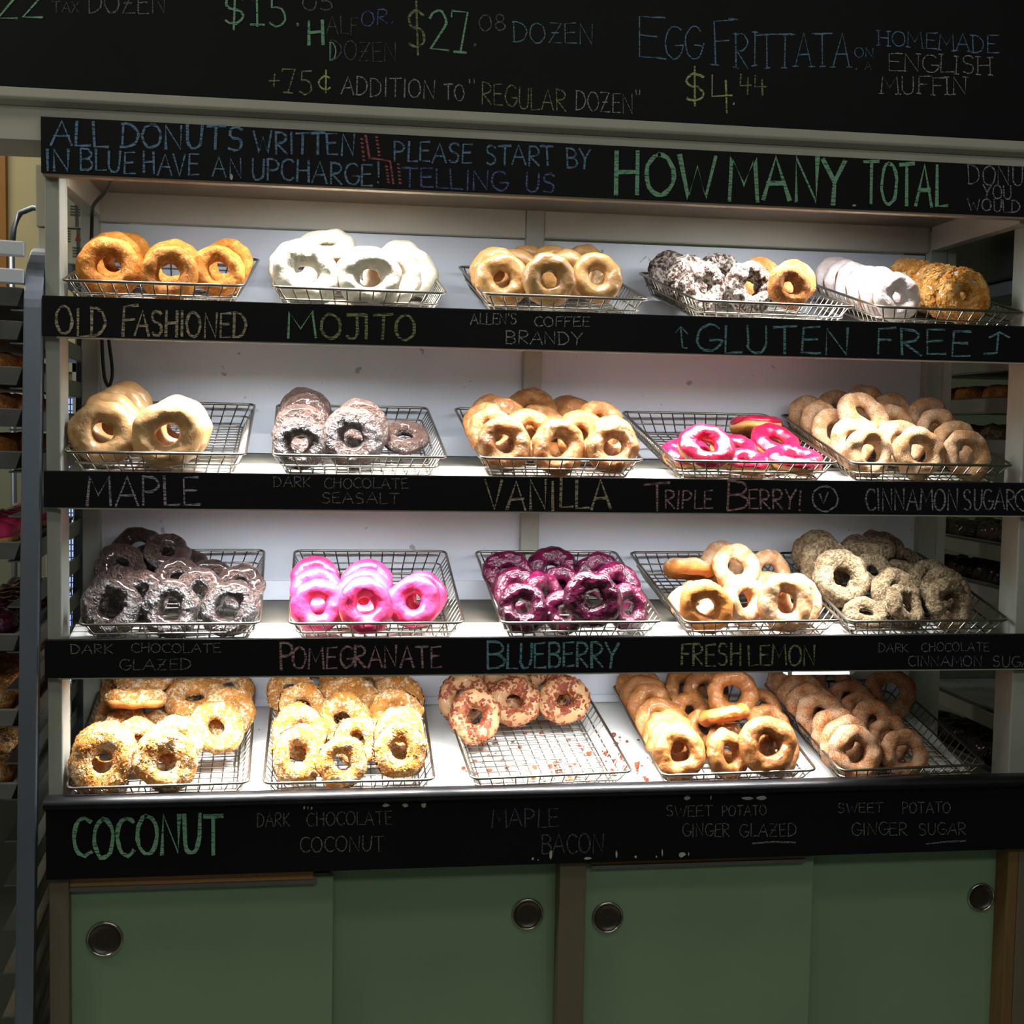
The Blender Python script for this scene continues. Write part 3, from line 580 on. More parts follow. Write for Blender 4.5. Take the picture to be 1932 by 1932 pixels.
kind('lemon', [dough_mat('lemon_donut_dough', srgb(200, 130, 62), srgb(166, 92, 36), None, .2, .5), glaze_mat('lemon_sugar_glaze', srgb(232, 206, 172), srgb(206, 156, 102), .25, .5, .4, .3, 4, None, .66, (.25, .85))], ice='glaze', low=10, it=.03, wav=11, lump=.04)
kind('chocsugar', [sugar_mat('brown_sugared_crust', srgb(138, 112, 82), srgb(100, 80, 58), srgb(182, 160, 126), .5, 9, .8)], lump=.04, rough=.045, rf=6, rt=.34)
kind('coconut', [D['fried'], sugar_mat('coconut_icing', srgb(190, 134, 66), srgb(156, 98, 40), srgb(220, 204, 180), .32, 7, .5), sugar_mat('coconut_flake', srgb(192, 128, 54), srgb(162, 96, 32), srgb(226, 198, 150), .34, 2, .2)], ice='icing', low=-4, it=.03, bits=('coconut_flakes', 900, .032, .45), lump=.04)
kind('dchoccoco', [D['choc'], sugar_mat('coconut_on_chocolate', srgb(188, 130, 62), srgb(156, 96, 36), srgb(220, 204, 180), .32, 7, .5), sugar_mat('toasted_coconut_flake', srgb(190, 124, 50), srgb(160, 92, 30), srgb(224, 192, 140), .32, 2, .2)], ice='icing', low=22, it=.03, bits=('coconut_flakes', 900, .032, .45), lump=.04)
kind('bacon', [D['fried'], glaze_mat('maple_icing_pale', srgb(190, 148, 104), srgb(166, 122, 80), .4, .4, .2, .3, 6, srgb(160, 96, 60), .64), sugar_mat('bacon_bit', srgb(138, 66, 40), srgb(96, 40, 24), srgb(168, 104, 70), .3, 3, .2, .5)], ice='icing', low=2, it=.04, bits=('bacon_bits', 330, .055, .6), lump=.03)
kind('gglazed', [dough_mat('ginger_dough', srgb(168, 98, 42), srgb(128, 66, 24), None, .2, .42), glaze_mat('ginger_glaze', srgb(196, 138, 80), srgb(152, 92, 42), .2, .6, .5, .35, 4, None, .66, (.35, .8))], ice='glaze', low=-20, cover=215, it=.02, lump=.045)
kind('gsugar', [sugar_mat('ginger_sugar_crust', srgb(186, 114, 58), srgb(146, 80, 36), srgb(214, 178, 144), .46, 28, .5)], lump=.045, rt=.315)

FL = {'oldfash': ('old_fashioned_donut', 'golden brown old fashioned donut'), 'mojito': ('white_glazed_donut', 'white glazed mojito donut'), 'coffee': ('coffee_iced_donut', 'tan coffee iced donut'),
 'gfchoc': ('sugared_chocolate_donut', 'lumpy dark donut dusted with sugar'), 'gfcinn': ('cinnamon_donut', 'plain orange brown cinnamon donut'), 'gfwhite': ('white_iced_donut', 'pinkish white iced donut'), 'gfcrumb': ('crumb_donut', 'orange crumb coated donut'),
 'maple': ('maple_donut', 'tan maple iced donut'), 'seasalt': ('chocolate_iced_donut', 'dark chocolate sea salt donut'), 'vanilla': ('glazed_donut', 'shiny vanilla glazed donut'), 'berry': ('berry_donut', 'hot pink berry donut'), 'cinsugar': ('cinnamon_sugar_donut', 'pale cinnamon sugar donut'),
 'chocglaze': ('chocolate_glazed_donut', 'dark chocolate glazed donut'), 'pomeg': ('pink_donut', 'light pink pomegranate donut'), 'blueb': ('blueberry_donut', 'glossy purple blueberry donut'), 'lemon': ('lemon_glazed_donut', 'lemon glazed donut'), 'chocsugar': ('brown_sugared_donut', 'brown sugared chocolate donut'),
 'coconut': ('coconut_donut', 'toasted coconut donut'), 'dchoccoco': ('chocolate_coconut_donut', 'coconut donut with dark chocolate rim'), 'bacon': ('bacon_donut', 'maple donut with bacon bits'), 'gglazed': ('ginger_glazed_donut', 'golden ginger glazed donut'), 'gsugar': ('ginger_sugar_donut', 'brown sugared ginger donut')}
ORD = {1: 'first', 2: 'second', 3: 'third', 4: 'fourth', 5: 'fifth', 6: 'sixth', 7: 'seventh', 8: 'eighth'}
ROWN = {'L': 'left hand row', 'M': 'middle row', 'R': 'right hand row', 'N': 'only row'}
def phrase(p):
    if len(p) == 2 and p[0] in ROWN and p[1].isdigit():
        k = int(p[1]); return ('at the front of its %s' % ROWN[p[0]]) if k == 1 else ('%s back in its %s' % (ORD[k], ROWN[p[0]]))
    return p
# kind, basket, [(px, py, diameter px, depth y or height in radii, yaw, pitch, phrase)]
DATA = [
('oldfash', '11', [(206,505,117,.06,0,8,'L1'),(320,522,108,.055,0,10,'M1'),(413,512,98,.065,-4,8,'R1'),(215,493,112,.115,0,8,'L2'),(236,492,108,.165,0,8,'L3'),(325,503,108,.115,0,10,'M2'),(434,500,98,.125,-10,10,'R2')]),
('mojito', '12', [(578,526,120,.055,0,12,'L1'),(697,532,116,.055,2,10,'R1'),(615,466,106,.17,0,55,'leaning on top of the back of its pile'),(558,500,100,.14,0,10,'half hidden behind the front left one'),(740,525,108,.095,14,10,'R2'),(771,527,104,.14,16,8,'R3'),(757,508,100,.20,5,8,'in shade at the back right of its basket'),(690,520,105,.12,0,12,'behind and between the two front ones')]),
('coffee', '13', [(936,529,101,.06,0,8,'at the front left of its basket'),(1035,529,100,.06,4,6,'at the front middle of its basket'),(1127,525,95,.06,-8,16,'at the front right of its basket'),(908,515,97,.11,-6,6,'poking out left behind the front left one'),(975,517,95,.12,0,8,'behind the gap between front left and front middle'),(1002,509,90,.19,0,8,'by the centre post at the back'),(1041,512,92,.17,0,8,'at the back hidden behind the front middle one'),(1070,518,92,.115,0,8,'behind the gap between front middle and front right'),(1101,510,90,.18,0,8,'at the back hidden behind the front right one')]),
('gfchoc', '14', [(1322,547,100,.06,8,6,'L1'),(1291,530,98,.115,8,6,'L2'),(1252,520,94,.18,8,6,'at the dark back end of the left row'),(1414,544,100,.06,8,6,'M1'),(1357,524,96,.165,8,6,'at the dark back end of the middle row')]),
('gfcinn', '14', [(1488,541,86,.055,6,4,'at the front right beside the sugared dark ones'),(1500,531,82,.10,6,4,'right behind the front cinnamon one'),(1432,529,86,.15,6,4,'behind the second sugared dark row')]),
('gfwhite', '15', [(1689,561,94,.055,10,4,'L1'),(1660,552,92,.095,10,4,'L2'),(1637,546,90,.135,10,4,'L3'),(1615,541,90,.175,10,4,'L4'),(1595,536,88,.215,10,4,'L5'),(1577,533,88,.255,10,4,'L6')]),
('gfcrumb', '15', [(1817,559,102,.055,4,4,'R1'),(1786,552,98,.10,6,4,'R2'),(1760,546,94,.145,6,4,'R3'),(1737,541,92,.19,6,4,'R4'),(1716,537,92,.235,6,4,'R5')]),
('maple', '21', [(191,830,124,.06,4,8,'L1'),(310,830,128,.06,2,6,'R1'),(210,800,118,.11,4,8,'L2'),(224,784,112,.155,4,10,'L3'),(236,775,106,.20,4,12,'L4'),(333,818,120,.115,6,6,'R2'),(341,822,108,.16,8,4,'R3')]),
('seasalt', '22', [(561,838,96,.055,4,6,'L1'),(567,814,100,.10,0,12,'L2'),(572,796,100,.145,0,12,'L3'),(576,782,98,.19,0,14,'L4'),(664,832,114,.06,0,8,'M1'),(684,806,100,.115,0,10,'M2'),(762,826,88,.11,0,52,'lying alone at the right of its basket')]),
('vanilla', '23', [(946,847,102,.055,6,12,'at the front left of its basket'),(1051,849,104,.055,4,14,'at the front middle of its basket'),(1155,850,99,.055,-4,16,'at the front right of its basket'),(911,798,80,.15,-30,15,'standing at the far left edge of the heap'),(924,784,78,.20,-20,15,'at the back left corner of the heap'),(938,820,96,.105,0,15,'behind the front left one'),(997,822,94,.11,6,14,'behind the gap of front left and middle'),(972,804,98,.17,-6,35,'in the left middle of the heap'),(1020,777,100,.24,-8,50,'on the very top of the heap at the left'),(1079,780,96,.26,10,45,'on the top of the heap at the back right'),(1029,796,96,.195,0,42,'in the centre of the heap below the top one'),(1103,797,104,.20,4,40,'on the upper right of the heap'),(1044,816,94,.14,0,35,'in the centre of the heap just above the front row'),(1098,822,96,.11,0,28,'behind the gap of front middle and right'),(1147,808,96,.15,6,22,'behind the front right one'),(1170,826,84,.10,14,12,'at the right edge of the heap')]),
('berry', '24', [(1337,851,102,.075,4,40,'sitting upright at left with its hole showing'),(1286,867,90,.11,-8,60,'at the left edge under the upright one'),(1432,827,104,.20,-12,98,'on top at the back with bare dough showing'),(1480,852,98,.14,12,55,'at the right of its basket'),(1402,856,84,.14,0,60,'in the middle between upright and right ones'),(1408,879,88,.08,0,68,'lying at the front middle'),(1496,886,104,.075,4,70,'lying flat at the front right')]),
('cinsugar', '25', [(1636,860,98,.055,4,12,'at the front left of its basket'),(1732,858,100,.055,2,10,'at the front middle of its basket'),(1825,864,94,.05,-2,8,'at the front right of its basket'),(1596,834,90,.105,6,10,'second from the front at the left edge'),(1570,814,88,.15,6,10,'third from the front at the left edge'),(1545,800,86,.20,6,10,'fourth from the front at the left edge'),(1518,788,84,.25,6,10,'at the back left corner of its basket'),(1628,786,104,.14,14,38,'leaning on top of the heap with its hole showing'),(1582,774,84,.27,0,14,'peeking out behind the leaning top one at left'),(1634,763,82,.26,0,20,'peeking out above the leaning top one'),(1690,780,84,.23,10,28,'in the back middle right of the leaning top one'),(1743,792,86,.22,4,10,'at the back of the right row'),(1766,814,88,.165,4,10,'in the middle of the right row'),(1802,838,90,.105,2,10,'behind the front right one'),(1697,836,96,.105,2,10,'behind the front middle one'),(1690,808,92,.165,4,14,'under the leaning top one in the middle')]),
('chocglaze', '31', [(211,1147,108,.055,4,14,'at the front left of its basket'),(322,1150,108,.05,2,14,'at the front middle of its basket'),(431,1149,106,.05,-2,14,'at the front right of its basket'),(267,1126,98,.095,2,25,'behind the gap of front left and middle'),(377,1120,96,.095,0,28,'behind the gap of front middle and right'),(456,1108,90,.105,2,25,'behind the front right one'),(222,1112,92,.11,-6,25,'behind the front left one'),(227,1070,92,.175,0,30,'upright at the left side of the heap'),(338,1093,88,.145,8,35,'in the middle of the heap with its hole showing'),(347,1068,92,.205,8,55,'flat in the upper middle of the heap'),(284,1082,88,.18,0,45,'in the left middle of the heap'),(400,1092,84,.155,6,40,'at the right side of the heap'),(259,1034,92,.24,-6,45,'on the very top of the heap'),(315,1042,86,.225,14,50,'on top at the right of the highest one'),(290,1058,86,.25,0,40,'just under the two top ones')]),
('pomeg', '32', [(596,1144,102,.055,8,18,'L1'),(689,1146,104,.055,8,18,'M1'),(778,1136,100,.06,2,16,'R1'),(590,1116,96,.10,4,20,'L2'),(682,1126,104,.10,2,20,'M2'),(797,1130,90,.11,8,14,'R2'),(594,1090,88,.155,-4,32,'at the back left corner of its basket'),(690,1106,100,.15,4,20,'M3')]),
('blueb', '33', [(988,1150,92,.06,0,20,'at the front left of its basket'),(1118,1134,104,.055,2,14,'at the front right with a big round hole'),(1026,1136,96,.085,40,14,'turned sideways at the front middle'),(960,1118,90,.11,-10,25,'behind the front left one'),(953,1081,92,.18,-10,40,'at the back left of the heap'),(1043,1079,104,.18,0,42,'on top of the heap at the back middle'),(1058,1106,84,.13,0,34,'in the middle of the heap'),(1132,1086,92,.18,8,36,'at the back right of the heap'),(1164,1108,94,.125,12,30,'at the right edge of the heap'),(1183,1150,86,.065,18,16,'at the front right corner of its basket'),(1060,1160,80,.06,0,20,'low in shade left of the big round hole one')]),
('lemon', '34', [(1334,1146,102,.045,0,4,'showing its brown underside at the front left'),(1400,1138,98,.085,24,14,'behind the brown underside one'),(1480,1138,108,.055,2,14,'at the front right with bright glaze'),(1503,1136,96,.10,8,12,'tucked behind the bright front right one'),(1300,1086,100,.18,-25,108,'lying on its side at left with white drips'),(1388,1072,92,.16,4,22,'standing in the upper middle of the heap'),(1362,1064,90,.21,-6,30,'behind the standing upper middle one'),(1450,1078,84,.18,6,14,'standing at the back right'),(1328,1116,86,.14,0,60,'lying under the drippy side one'),(1292,1142,84,.085,-10,50,'low at the left edge of the basket'),(1450,1112,80,.14,4,40,'in the gap between front and back right')]),
('chocsugar', '35', [(1592,1092,112,.13,4,20,'large and upright at the left middle'),(1560,1064,100,.18,-2,25,'behind the large upright one'),(1545,1046,98,.23,-6,30,'at the back left corner of the heap'),(1636,1036,102,.24,0,80,'lying on top at the back middle'),(1665,1027,76,.275,4,60,'highest at the very back'),(1706,1064,74,.22,6,35,'at the back right of the heap'),(1701,1092,80,.16,8,30,'in the right middle with a small hole'),(1684,1124,102,.095,6,25,'upright in the front middle'),(1634,1158,84,.055,-4,58,'lying at the front left corner'),(1706,1146,88,.06,30,30,'tilted and torn at the front middle'),(1790,1140,96,.055,4,12,'R1'),(1784,1118,98,.10,4,16,'R2'),(1757,1100,92,.155,2,20,'R3'),(1642,1078,80,.165,8,40,'peeking out right of the large upright one')]),
('coconut', '41', [(187,1442,118,.065,4,16,'at the front left of its basket'),(297,1442,114,.06,2,18,'at the front right with a clear hole'),(192,1420,112,.105,4,18,'right behind the front left one'),(263,1402,92,.12,6,25,'between the two front ones one step back'),(336,1396,94,.125,14,28,'leaning right behind the front right one'),(404,1373,98,.165,18,24,'with a dark hole at the right middle'),(449,1348,98,.215,32,18,'turned sideways at the right edge'),(447,1300,98,.29,20,20,'at the back right corner of the heap'),(360,1318,112,.225,0,62,'lying on top in the middle with icing patch'),(258,1326,104,.215,-15,98,'lying on top left with bare dough edge'),(282,1292,104,.285,0,64,'lying at the back left under the fascia'),(212,1304,90,.295,-20,30,'upright at the far back left'),(196,1352,92,.205,-20,30,'at the left edge of the heap'),(234,1372,88,.165,-4,40,'in the left middle of the heap'),(290,1368,84,.175,2,45,'in the centre under the two lying ones'),(356,1284,100,.31,6,50,'lying at the back middle under the fascia')]),
('dchoccoco', '42', [(563,1424,108,.06,10,16,'at the front left of its basket'),(645,1438,96,.06,2,16,'at the front middle of its basket'),(754,1416,104,.06,2,16,'at the front right of its basket'),(567,1382,106,.115,2,22,'behind the front left one'),(646,1358,102,.165,0,26,'in the middle of the heap with a low hole'),(674,1398,92,.115,4,20,'behind the front middle one'),(752,1386,100,.115,6,20,'behind the front right one'),(744,1352,104,.175,-10,24,'with chocolate edge at the right middle'),(577,1334,92,.185,2,30,'with chocolate edge at the left middle'),(662,1322,112,.235,0,52,'lying across the top of the heap'),(756,1318,96,.245,4,30,'at the back right with chocolate edge'),(548,1304,90,.265,-10,30,'at the back left of the heap'),(590,1288,92,.305,0,40,'under the fascia at the back left middle'),(695,1290,96,.305,4,40,'under the fascia at the back right middle')]),
('bacon', '43', [(896,1351,98,.175,2,24,'L1'),(874,1316,94,.235,2,26,'L2'),(971,1324,96,.225,4,28,'M1'),(1064,1321,94,.225,2,30,'R1'),(956,1298,90,.285,0,28,'M2'),(1032,1300,90,.285,0,28,'R2')]),
('gglazed', '44', [(1284,1420,102,.055,2,18,'L1'),(1270,1406,102,.09,2,20,'L2'),(1258,1390,98,.13,0,22,'L3'),(1242,1366,96,.17,0,24,'L4'),(1226,1337,92,.215,0,26,'L5'),(1212,1318,90,.255,0,26,'L6'),(1197,1302,88,.295,-4,26,'L7'),(1368,1424,94,.06,26,16,'turned sideways at the front middle'),(1362,1394,84,.11,10,24,'behind the sideways front middle one'),(1446,1414,110,.06,2,18,'large and bright at the front right'),(1494,1418,92,.085,18,16,'tucked right behind the large bright one'),(1381,1314,98,.205,0,26,'standing on the heap with a big open hole'),(1376,1362,96,.13,28,110,'lying on its side with white drips in the centre'),(1302,1344,82,.20,22,28,'facing right in the left middle'),(1292,1302,90,.27,22,26,'facing right at the back'),(1332,1304,84,.255,-14,26,'left of the standing open one'),(1326,1374,78,.145,10,28,'small gap one left of the drippy one'),(1450,1370,86,.135,6,34,'behind the large bright one'),(1444,1334,76,.205,4,34,'at the right edge behind the standing one')]),
('gsugar', '45', [(1614,1424,104,.05,2,14,'L1'),(1596,1406,102,.09,2,16,'L2'),(1576,1388,98,.13,2,18,'L3'),(1545,1358,98,.17,2,20,'L4'),(1523,1334,94,.205,2,20,'L5'),(1504,1314,92,.24,2,20,'L6'),(1486,1298,90,.27,2,20,'L7'),(1466,1286,86,.30,2,20,'L8'),(1702,1425,92,.05,-2,14,'R1'),(1676,1396,90,.11,4,18,'R2'),(1647,1366,88,.155,4,20,'R3'),(1624,1346,86,.195,4,20,'R4'),(1602,1322,86,.235,4,22,'R5'),(1568,1290,84,.29,4,24,'R6'),(1680,1306,98,.245,-4,22,'standing apart at the back right')]),
]
items = []
for k, bk, lst in DATA:
    for (px, py, dp, y, yaw, pit, ph) in lst:
        c = at(px, py, y); dist = float(np.dot(c-CAM, CF)); Rr = .5*dp*dist/FPX
        n = Vector((math.sin(R_(yaw))*math.cos(R_(pit)), -math.cos(R_(yaw))*math.cos(R_(pit)), math.sin(R_(pit))))
        if 'underside' in ph and k == 'lemon' and py == 1146: n = -n
        items.append(dict(k=k, b=bk, c=np.array(c), c0=np.array(c), R=Rr, n=n, ph=ph))
# let them settle against each other, the basket floor and its splayed sides
RT = {'gfchoc': .40, 'gfcinn': .385, 'gfwhite': .40, 'gfcrumb': .41, 'chocsugar': .38, 'vanilla': .345, 'gglazed': .345, 'lemon': .345, 'chocglaze': .345, 'maple': .365, 'oldfash': .335, 'gsugar': .335, 'cinsugar': .345}
def ringpts(it):
    q = it['n'].to_track_quat('Z', 'Y'); e1 = q @ Vector((1, 0, 0)); e2 = q @ Vector((0, 1, 0)); R = it['R']; rc = 1.0-it['rt']+.02
    return np.array([[*(rc*R*(math.cos(a)*e1+math.sin(a)*e2))] for a in [2*PI*k/18 for k in range(18)]])
by = {}
for it in items: it['rt'] = RT.get(it['k'], .36); it['ring'] = ringpts(it); by.setdefault(it['b'], []).append(it)
ca, sa = math.cos(BA), math.sin(BA)
for bk, L in by.items():
    r = int(bk[0]); x0, x1, sk = BASK[bk]; STEPS = 320
    for step in range(STEPS):
        last = step > STEPS-120
        mv = [np.zeros(3) for _ in L]
        for i in range(len(L)):
            A = L[i]; pa = A['c']+A['ring']; ra = A['rt']*A['R']*1.0
            for j in range(i+1, len(L)):
                Bq = L[j]
                if np.linalg.norm(A['c']-Bq['c']) > A['R']+Bq['R']: continue
                pb = Bq['c']+Bq['ring']; rb = Bq['rt']*Bq['R']*1.0
                dd = pa[:, None, :]-pb[None, :, :]; ln = np.linalg.norm(dd, axis=2)+1e-9
                pen = np.maximum(0, ra+rb-ln)
                if pen.max() <= 0: continue
                w = (dd/ln[..., None]*pen[..., None]).sum((0, 1)); nv = np.linalg.norm(w)
                if nv < 1e-9: continue
                u_ = w/nv*pen.max()*.5
                mv[i] += u_*.5; mv[j] -= u_*.5
        for i, A in enumerate(L):
            A['c'] = A['c']+mv[i]
            dr = A['c0']-CAM; dr = dr/np.linalg.norm(dr); off = A['c']-A['c0']; perp = off-dr*np.dot(off, dr)
            if not last: A['c'] = A['c']-perp*.07
            ra = A['rt']*A['R']
            p = A['c']+A['ring']
            v = (p[:, 1]-.0146)*ca+(p[:, 2]-(ZB[r]+.0048+.0146*SL+.0012))*sa; h = -(p[:, 1]-.0146)*sa+(p[:, 2]-(ZB[r]+.0048+.0146*SL+.0012))*ca
            need = (ra+.0042)-h.min()
            if need > 0: A['c'] = A['c']+np.array([0, -sa, ca])*need*(.6 if not last else 1)
            low = h < .040
            if low.any():
                k_ = .020*(1-np.clip(h, 0, .038)/.038)-.0015
                X = p[:, 0]-sk*v
                e = ((x0+k_+.002+ra)-X)[low].max()
                if e > 0: A['c'][0] += e*.6
                e = (X-(x1-k_-.002-ra))[low].max()
                if e > 0: A['c'][0] -= e*.6
                e = ((k_+.002+ra)-v)[low].max()
                if e > 0: A['c'] += np.array([0, ca, sa])*e*.6
                e = (v-(.331-k_-.002-ra))[low].max()
                if e > 0: A['c'] -= np.array([0, ca, sa])*e*.6
            e = -.6685-(p[:, 0].min()-ra)
            if e > 0: A['c'][0] += e
            back = p[:, 1].max()+ra-.346
            if back > 0: A['c'][1] -= back
cnt = {}
for it in items:
    k = it['k']; nm, base = FL[k]; i = cnt[k] = cnt.get(k, 0)+1
    sf = KIND[k][i % len(KIND[k])]
    root = empty(nm, it['c'], base+' '+phrase(it['ph']), 'donut', base+'s')
    root.rotation_mode = 'QUATERNION'
    root.rotation_quaternion = it['n'].to_track_quat('Z', 'Y') @ Quaternion((0, 0, 1), random.uniform(0, 6.28))
    for pn, me in sf:
        o = mesh_obj(pn, me, root); o.scale = (it['R'],)*3
        if pn in ('coconut_flakes', 'toasted_crumbs', 'bacon_bits'): o['kind'] = 'stuff'


# ------------------------------------------------------------------ bacon crumbs on the bottom shelf
cr = MB(); rnd = random.Random(3)
def crumb(x, y, s):
    z = ZB[4]+.0048+y*SL; n = 6; h = s*.6
    bot = [(x+s*math.cos(6.28*k/n)*rnd.uniform(.6, 1.1), y+s*math.sin(6.28*k/n)*rnd.uniform(.6, 1.1)) for k in range(n)]
    cr.add([(a, b, ZB[4]+.0049+b*SL) for a, b in bot]+[(a*.7+x*.3, b*.7+y*.3, z+h) for a, b in bot], [tuple(range(n-1, -1, -1)), tuple(range(n, 2*n))]+[(k, (k+1) % n, n+(k+1) % n, n+k) for k in range(n)])
for k in range(170):
    px = rnd.choice([rnd.gauss(1060, 90), rnd.uniform(835, 1260)]); y = rnd.betavariate(1.2, 1.8)*.22+.022
    x = at(px, 1450, y)[0]; crumb(x, y, rnd.choice([.0016, .002, .003, .0042, .006]))
for k in range(40): crumb(at(rnd.uniform(470, 1800), 1450, .1)[0], rnd.uniform(.02, .30), rnd.choice([.0008, .0012, .0016]))
bc = cr.build('bacon_crumbs', KIND['bacon'][0][2][1].materials[0]); tag(bc, 'reddish bacon crumbs scattered on the white bottom shelf around the bacon basket', 'crumbs', kind='stuff')
# ------------------------------------------------------------------ power cords
def cord(pts, r, label):
    mb = MB(); P = [Vector(p) for p in pts]; Q = []
    for i in range(len(P)-1):
        p0, p1, p2, p3 = P[max(i-1, 0)], P[i], P[i+1], P[min(i+2, len(P)-1)]
        for k in range(8):
            t = k/8; Q.append(.5*((2*p1)+(p2-p0)*t+(2*p0-5*p1+4*p2-p3)*t*t+(3*p1-p0-3*p2+p3)*t**3))
    Q.append(P[-1]); mb.tube(Q, r, 8); return tag(mb.build('power_cord', M['black']), label, 'cord')
cord([at(213, 334, .05), at(198, 362, .12), at(178, 385, .20), at(174, 400, .265), at(173, 440, .292), at(170, 520, .294)], .0032, 'black power cord hanging from the header down the left rear post')
cord([at(192, 630, .30), at(194, 680, .315), at(198, 715, .318), at(206, 728, .318), at(212, 700, .318), at(205, 640, .315), at(203, 600, .31)], .0030, 'black power cord looped against the back panel above the maple donuts')
# ------------------------------------------------------------------ left bakers rack
def rack(name, loc, rz, ry, w, d, h, slots, label, run='alu', top=True):
    t = empty(name, loc, label, 'rack'); t.rotation_euler = (0, ry, rz)
    for x in (-.0135, -w+.0135):
        for y in (.013, d-.013):
            mb = MB(); s_ = 1 if y < d/2 else -1; rr = .10
            zt = h-rr
            pr = [(y-s_*.013, .02), (y-s_*.013, zt)]+[(y-s_*.013+s_*(rr-rr*math.cos(R_(a))), zt+rr*math.sin(R_(a))) for a in range(7, 91, 7)]+[(d/2, h)]
            inn = [(d/2, h-.026)]+[(y+s_*.013+s_*((rr-.026)*(1-math.cos(R_(a)))), zt+(rr-.026)*math.sin(R_(a))) for a in range(90, 6, -7)]+[(y+s_*.013, zt), (y+s_*.013, .02)]
            poly = [(a, b) for a, b in pr+inn]
            mb.prism(poly, x-.0135, x+.0135); mb.build('upright', M['aludark'], t, .002)
    for x in (-.0135, -w+.0135):
        mb = MB()
        for z in slots:
            s_ = 1 if x < -w/2 else -1
            mb.box(min(x, x+s_*.036), max(x, x+s_*.036), .027, d-.027, z-.0075, z-.005); mb.box(x-.002, x+.002, .027, d-.027, z-.005, z+.022)
        mb.build('runners', M[run], t)
    if top:
        for z in (h-.014, h-.055): MB().box(-w+.028, -.028, .004, .02, z-.011, z+.011).build('cross_bar', M['white'], t, .002)
    MB().box(-w+.028, -.028, d-.02, d-.004, h-.05, h-.03).build('cross_bar', M['alu'], t, .002)
    MB().box(-w+.028, -.028, .004, .02, .10, .13).build('cross_bar', M['alu'], t, .002)
    for x in (-.0135, -w+.0135):
        for y in (.02, d-.02): MB().lathe([(.001, -.009), (.018, -.009), (.0185, 0), (.018, .009), (.001, .009)], 16, 'y', (x, y, .0195)).build('caster', M['black'], t)
    return t
def xf(t, p):
    m = Matrix.Translation(t.location) @ t.rotation_euler.to_matrix().to_4x4(); return m @ Vector(p)
LS = [1.560, 1.497, 1.433, 1.365, 1.296, 1.226, 1.156, 1.098, 1.04, .983, .926, .86, .79, .72, .65, .58, .51, .44, 1.628, 1.678]
lr = rack('bakers_rack', (-.7275, .002, 0), R_(4), R_(1.1), .52, .60, 1.775, LS, 'grey metal bakers rack with rounded post at the left of the shelves')
def pan(t, w, d, z, label, y0=.006):
    ins = .045
    mb = MB(); x0, x1 = -w+.030, -.030; 
    def loop(i, zz): return [(x0+i, y0+i, zz), (x1-i, y0+i, zz), (x1-i, d-.02-i, zz), (x0+i, d-.02-i, zz)]
    rings = [loop(0, z-.003), loop(-.002, z+.0245), loop(.004, z+.026), loop(.006, z+.024), loop(.010, z+.001), loop(.010, z+.001)]
    rings[0] = loop(.008, z-.0015)
    vs = [p for rg in rings for p in rg]; n = 4; fs = [(i*n+k, i*n+(k+1) % n, (i+1)*n+(k+1) % n, (i+1)*n+k) for i in range(4) for k in range(n)]
    fs += [(3, 2, 1, 0), (16, 17, 18, 19)]
    mb.add(vs, fs); o = mb.build('sheet_pan', M['pan'], None)
    o.matrix_world = Matrix.Translation(t.location) @ t.rotation_euler.to_matrix().to_4x4()
    return tag(o, label, 'sheet pan', 'sheet pans in the racks')
SH = {'gfcinn': 'plain brown donut', 'pomeg': 'pink iced donut', 'blueb': 'purple glazed donut', 'coconut': 'pale coated donut', 'chocsugar': 'grey brown donut', 'chocglaze': 'dark chocolate donut'}
def pan_donut(k, t, p, R, label, grp, sfi=0, tilt=0):
    nm, base = FL[k]; root = empty(nm, xf(t, p), label.replace('first back', 'foremost'), 'donut', grp); root.rotation_euler = (R_(tilt), 0, random.uniform(0, 6))
    for pn, me in KIND[k][sfi % len(KIND[k])]:
        o = mesh_obj(pn, me, root); o.scale = (R, R, R*1.45)
        if pn in ('coconut_flakes', 'toasted_crumbs', 'bacon_bits'): o['kind'] = 'stuff'
LP = {1.678: (None, 'empty sheet pan uppermost in the left rack'), 1.628: (None, 'empty dark sheet pan second from the top in the left rack'), 1.560: ('gfcinn', 'sheet pan third from the top in the left rack, of brown donuts'), 1.497: ('gfcinn', 'sheet pan fourth from the top in the left rack, of brown donuts'), 1.433: ('gfcinn', 'sheet pan in the left rack beside the maple basket, brown donuts on it'),
 1.296: ('pomeg', 'sheet pan of pink donuts in the left rack'), 1.156: ('blueb', 'sheet pan of purple berry donuts in the left rack'), 1.04: ('coconut', 'sheet pan of pale pastry rings high in the left rack'), .926: ('coconut', 'lowest sheet pan of pale pastry rings in the left rack')}
for z, (k, lb) in LP.items():
    pan(lr, .52, .60, z, lb)
    if k:
        tier = {1.560: 'the upper brown donut pan', 1.497: 'the middle brown donut pan', 1.433: 'the lower brown donut pan', 1.296: 'the pink donut pan', 1.156: 'the purple donut pan', 1.04: 'the upper pale ring pan', .926: 'the lower pale ring pan'}[z]
        for q, y in enumerate((.075, .185, .295, .405, .515)):
            R = .047
            pan_donut(k, lr, (-.092, y, z+.001+R*.54), R, SH[k]+' %s back on %s, left rack' % (ORD[q+1], tier), FL[k][1]+'s on '+tier, q)
            if q < 2: pan_donut(k, lr, (-.20, y, z+.001+R*.54), R, SH[k]+' %s back in inner column of %s, left rack' % (ORD[q+1], tier), FL[k][1]+'s on '+tier, q+1)
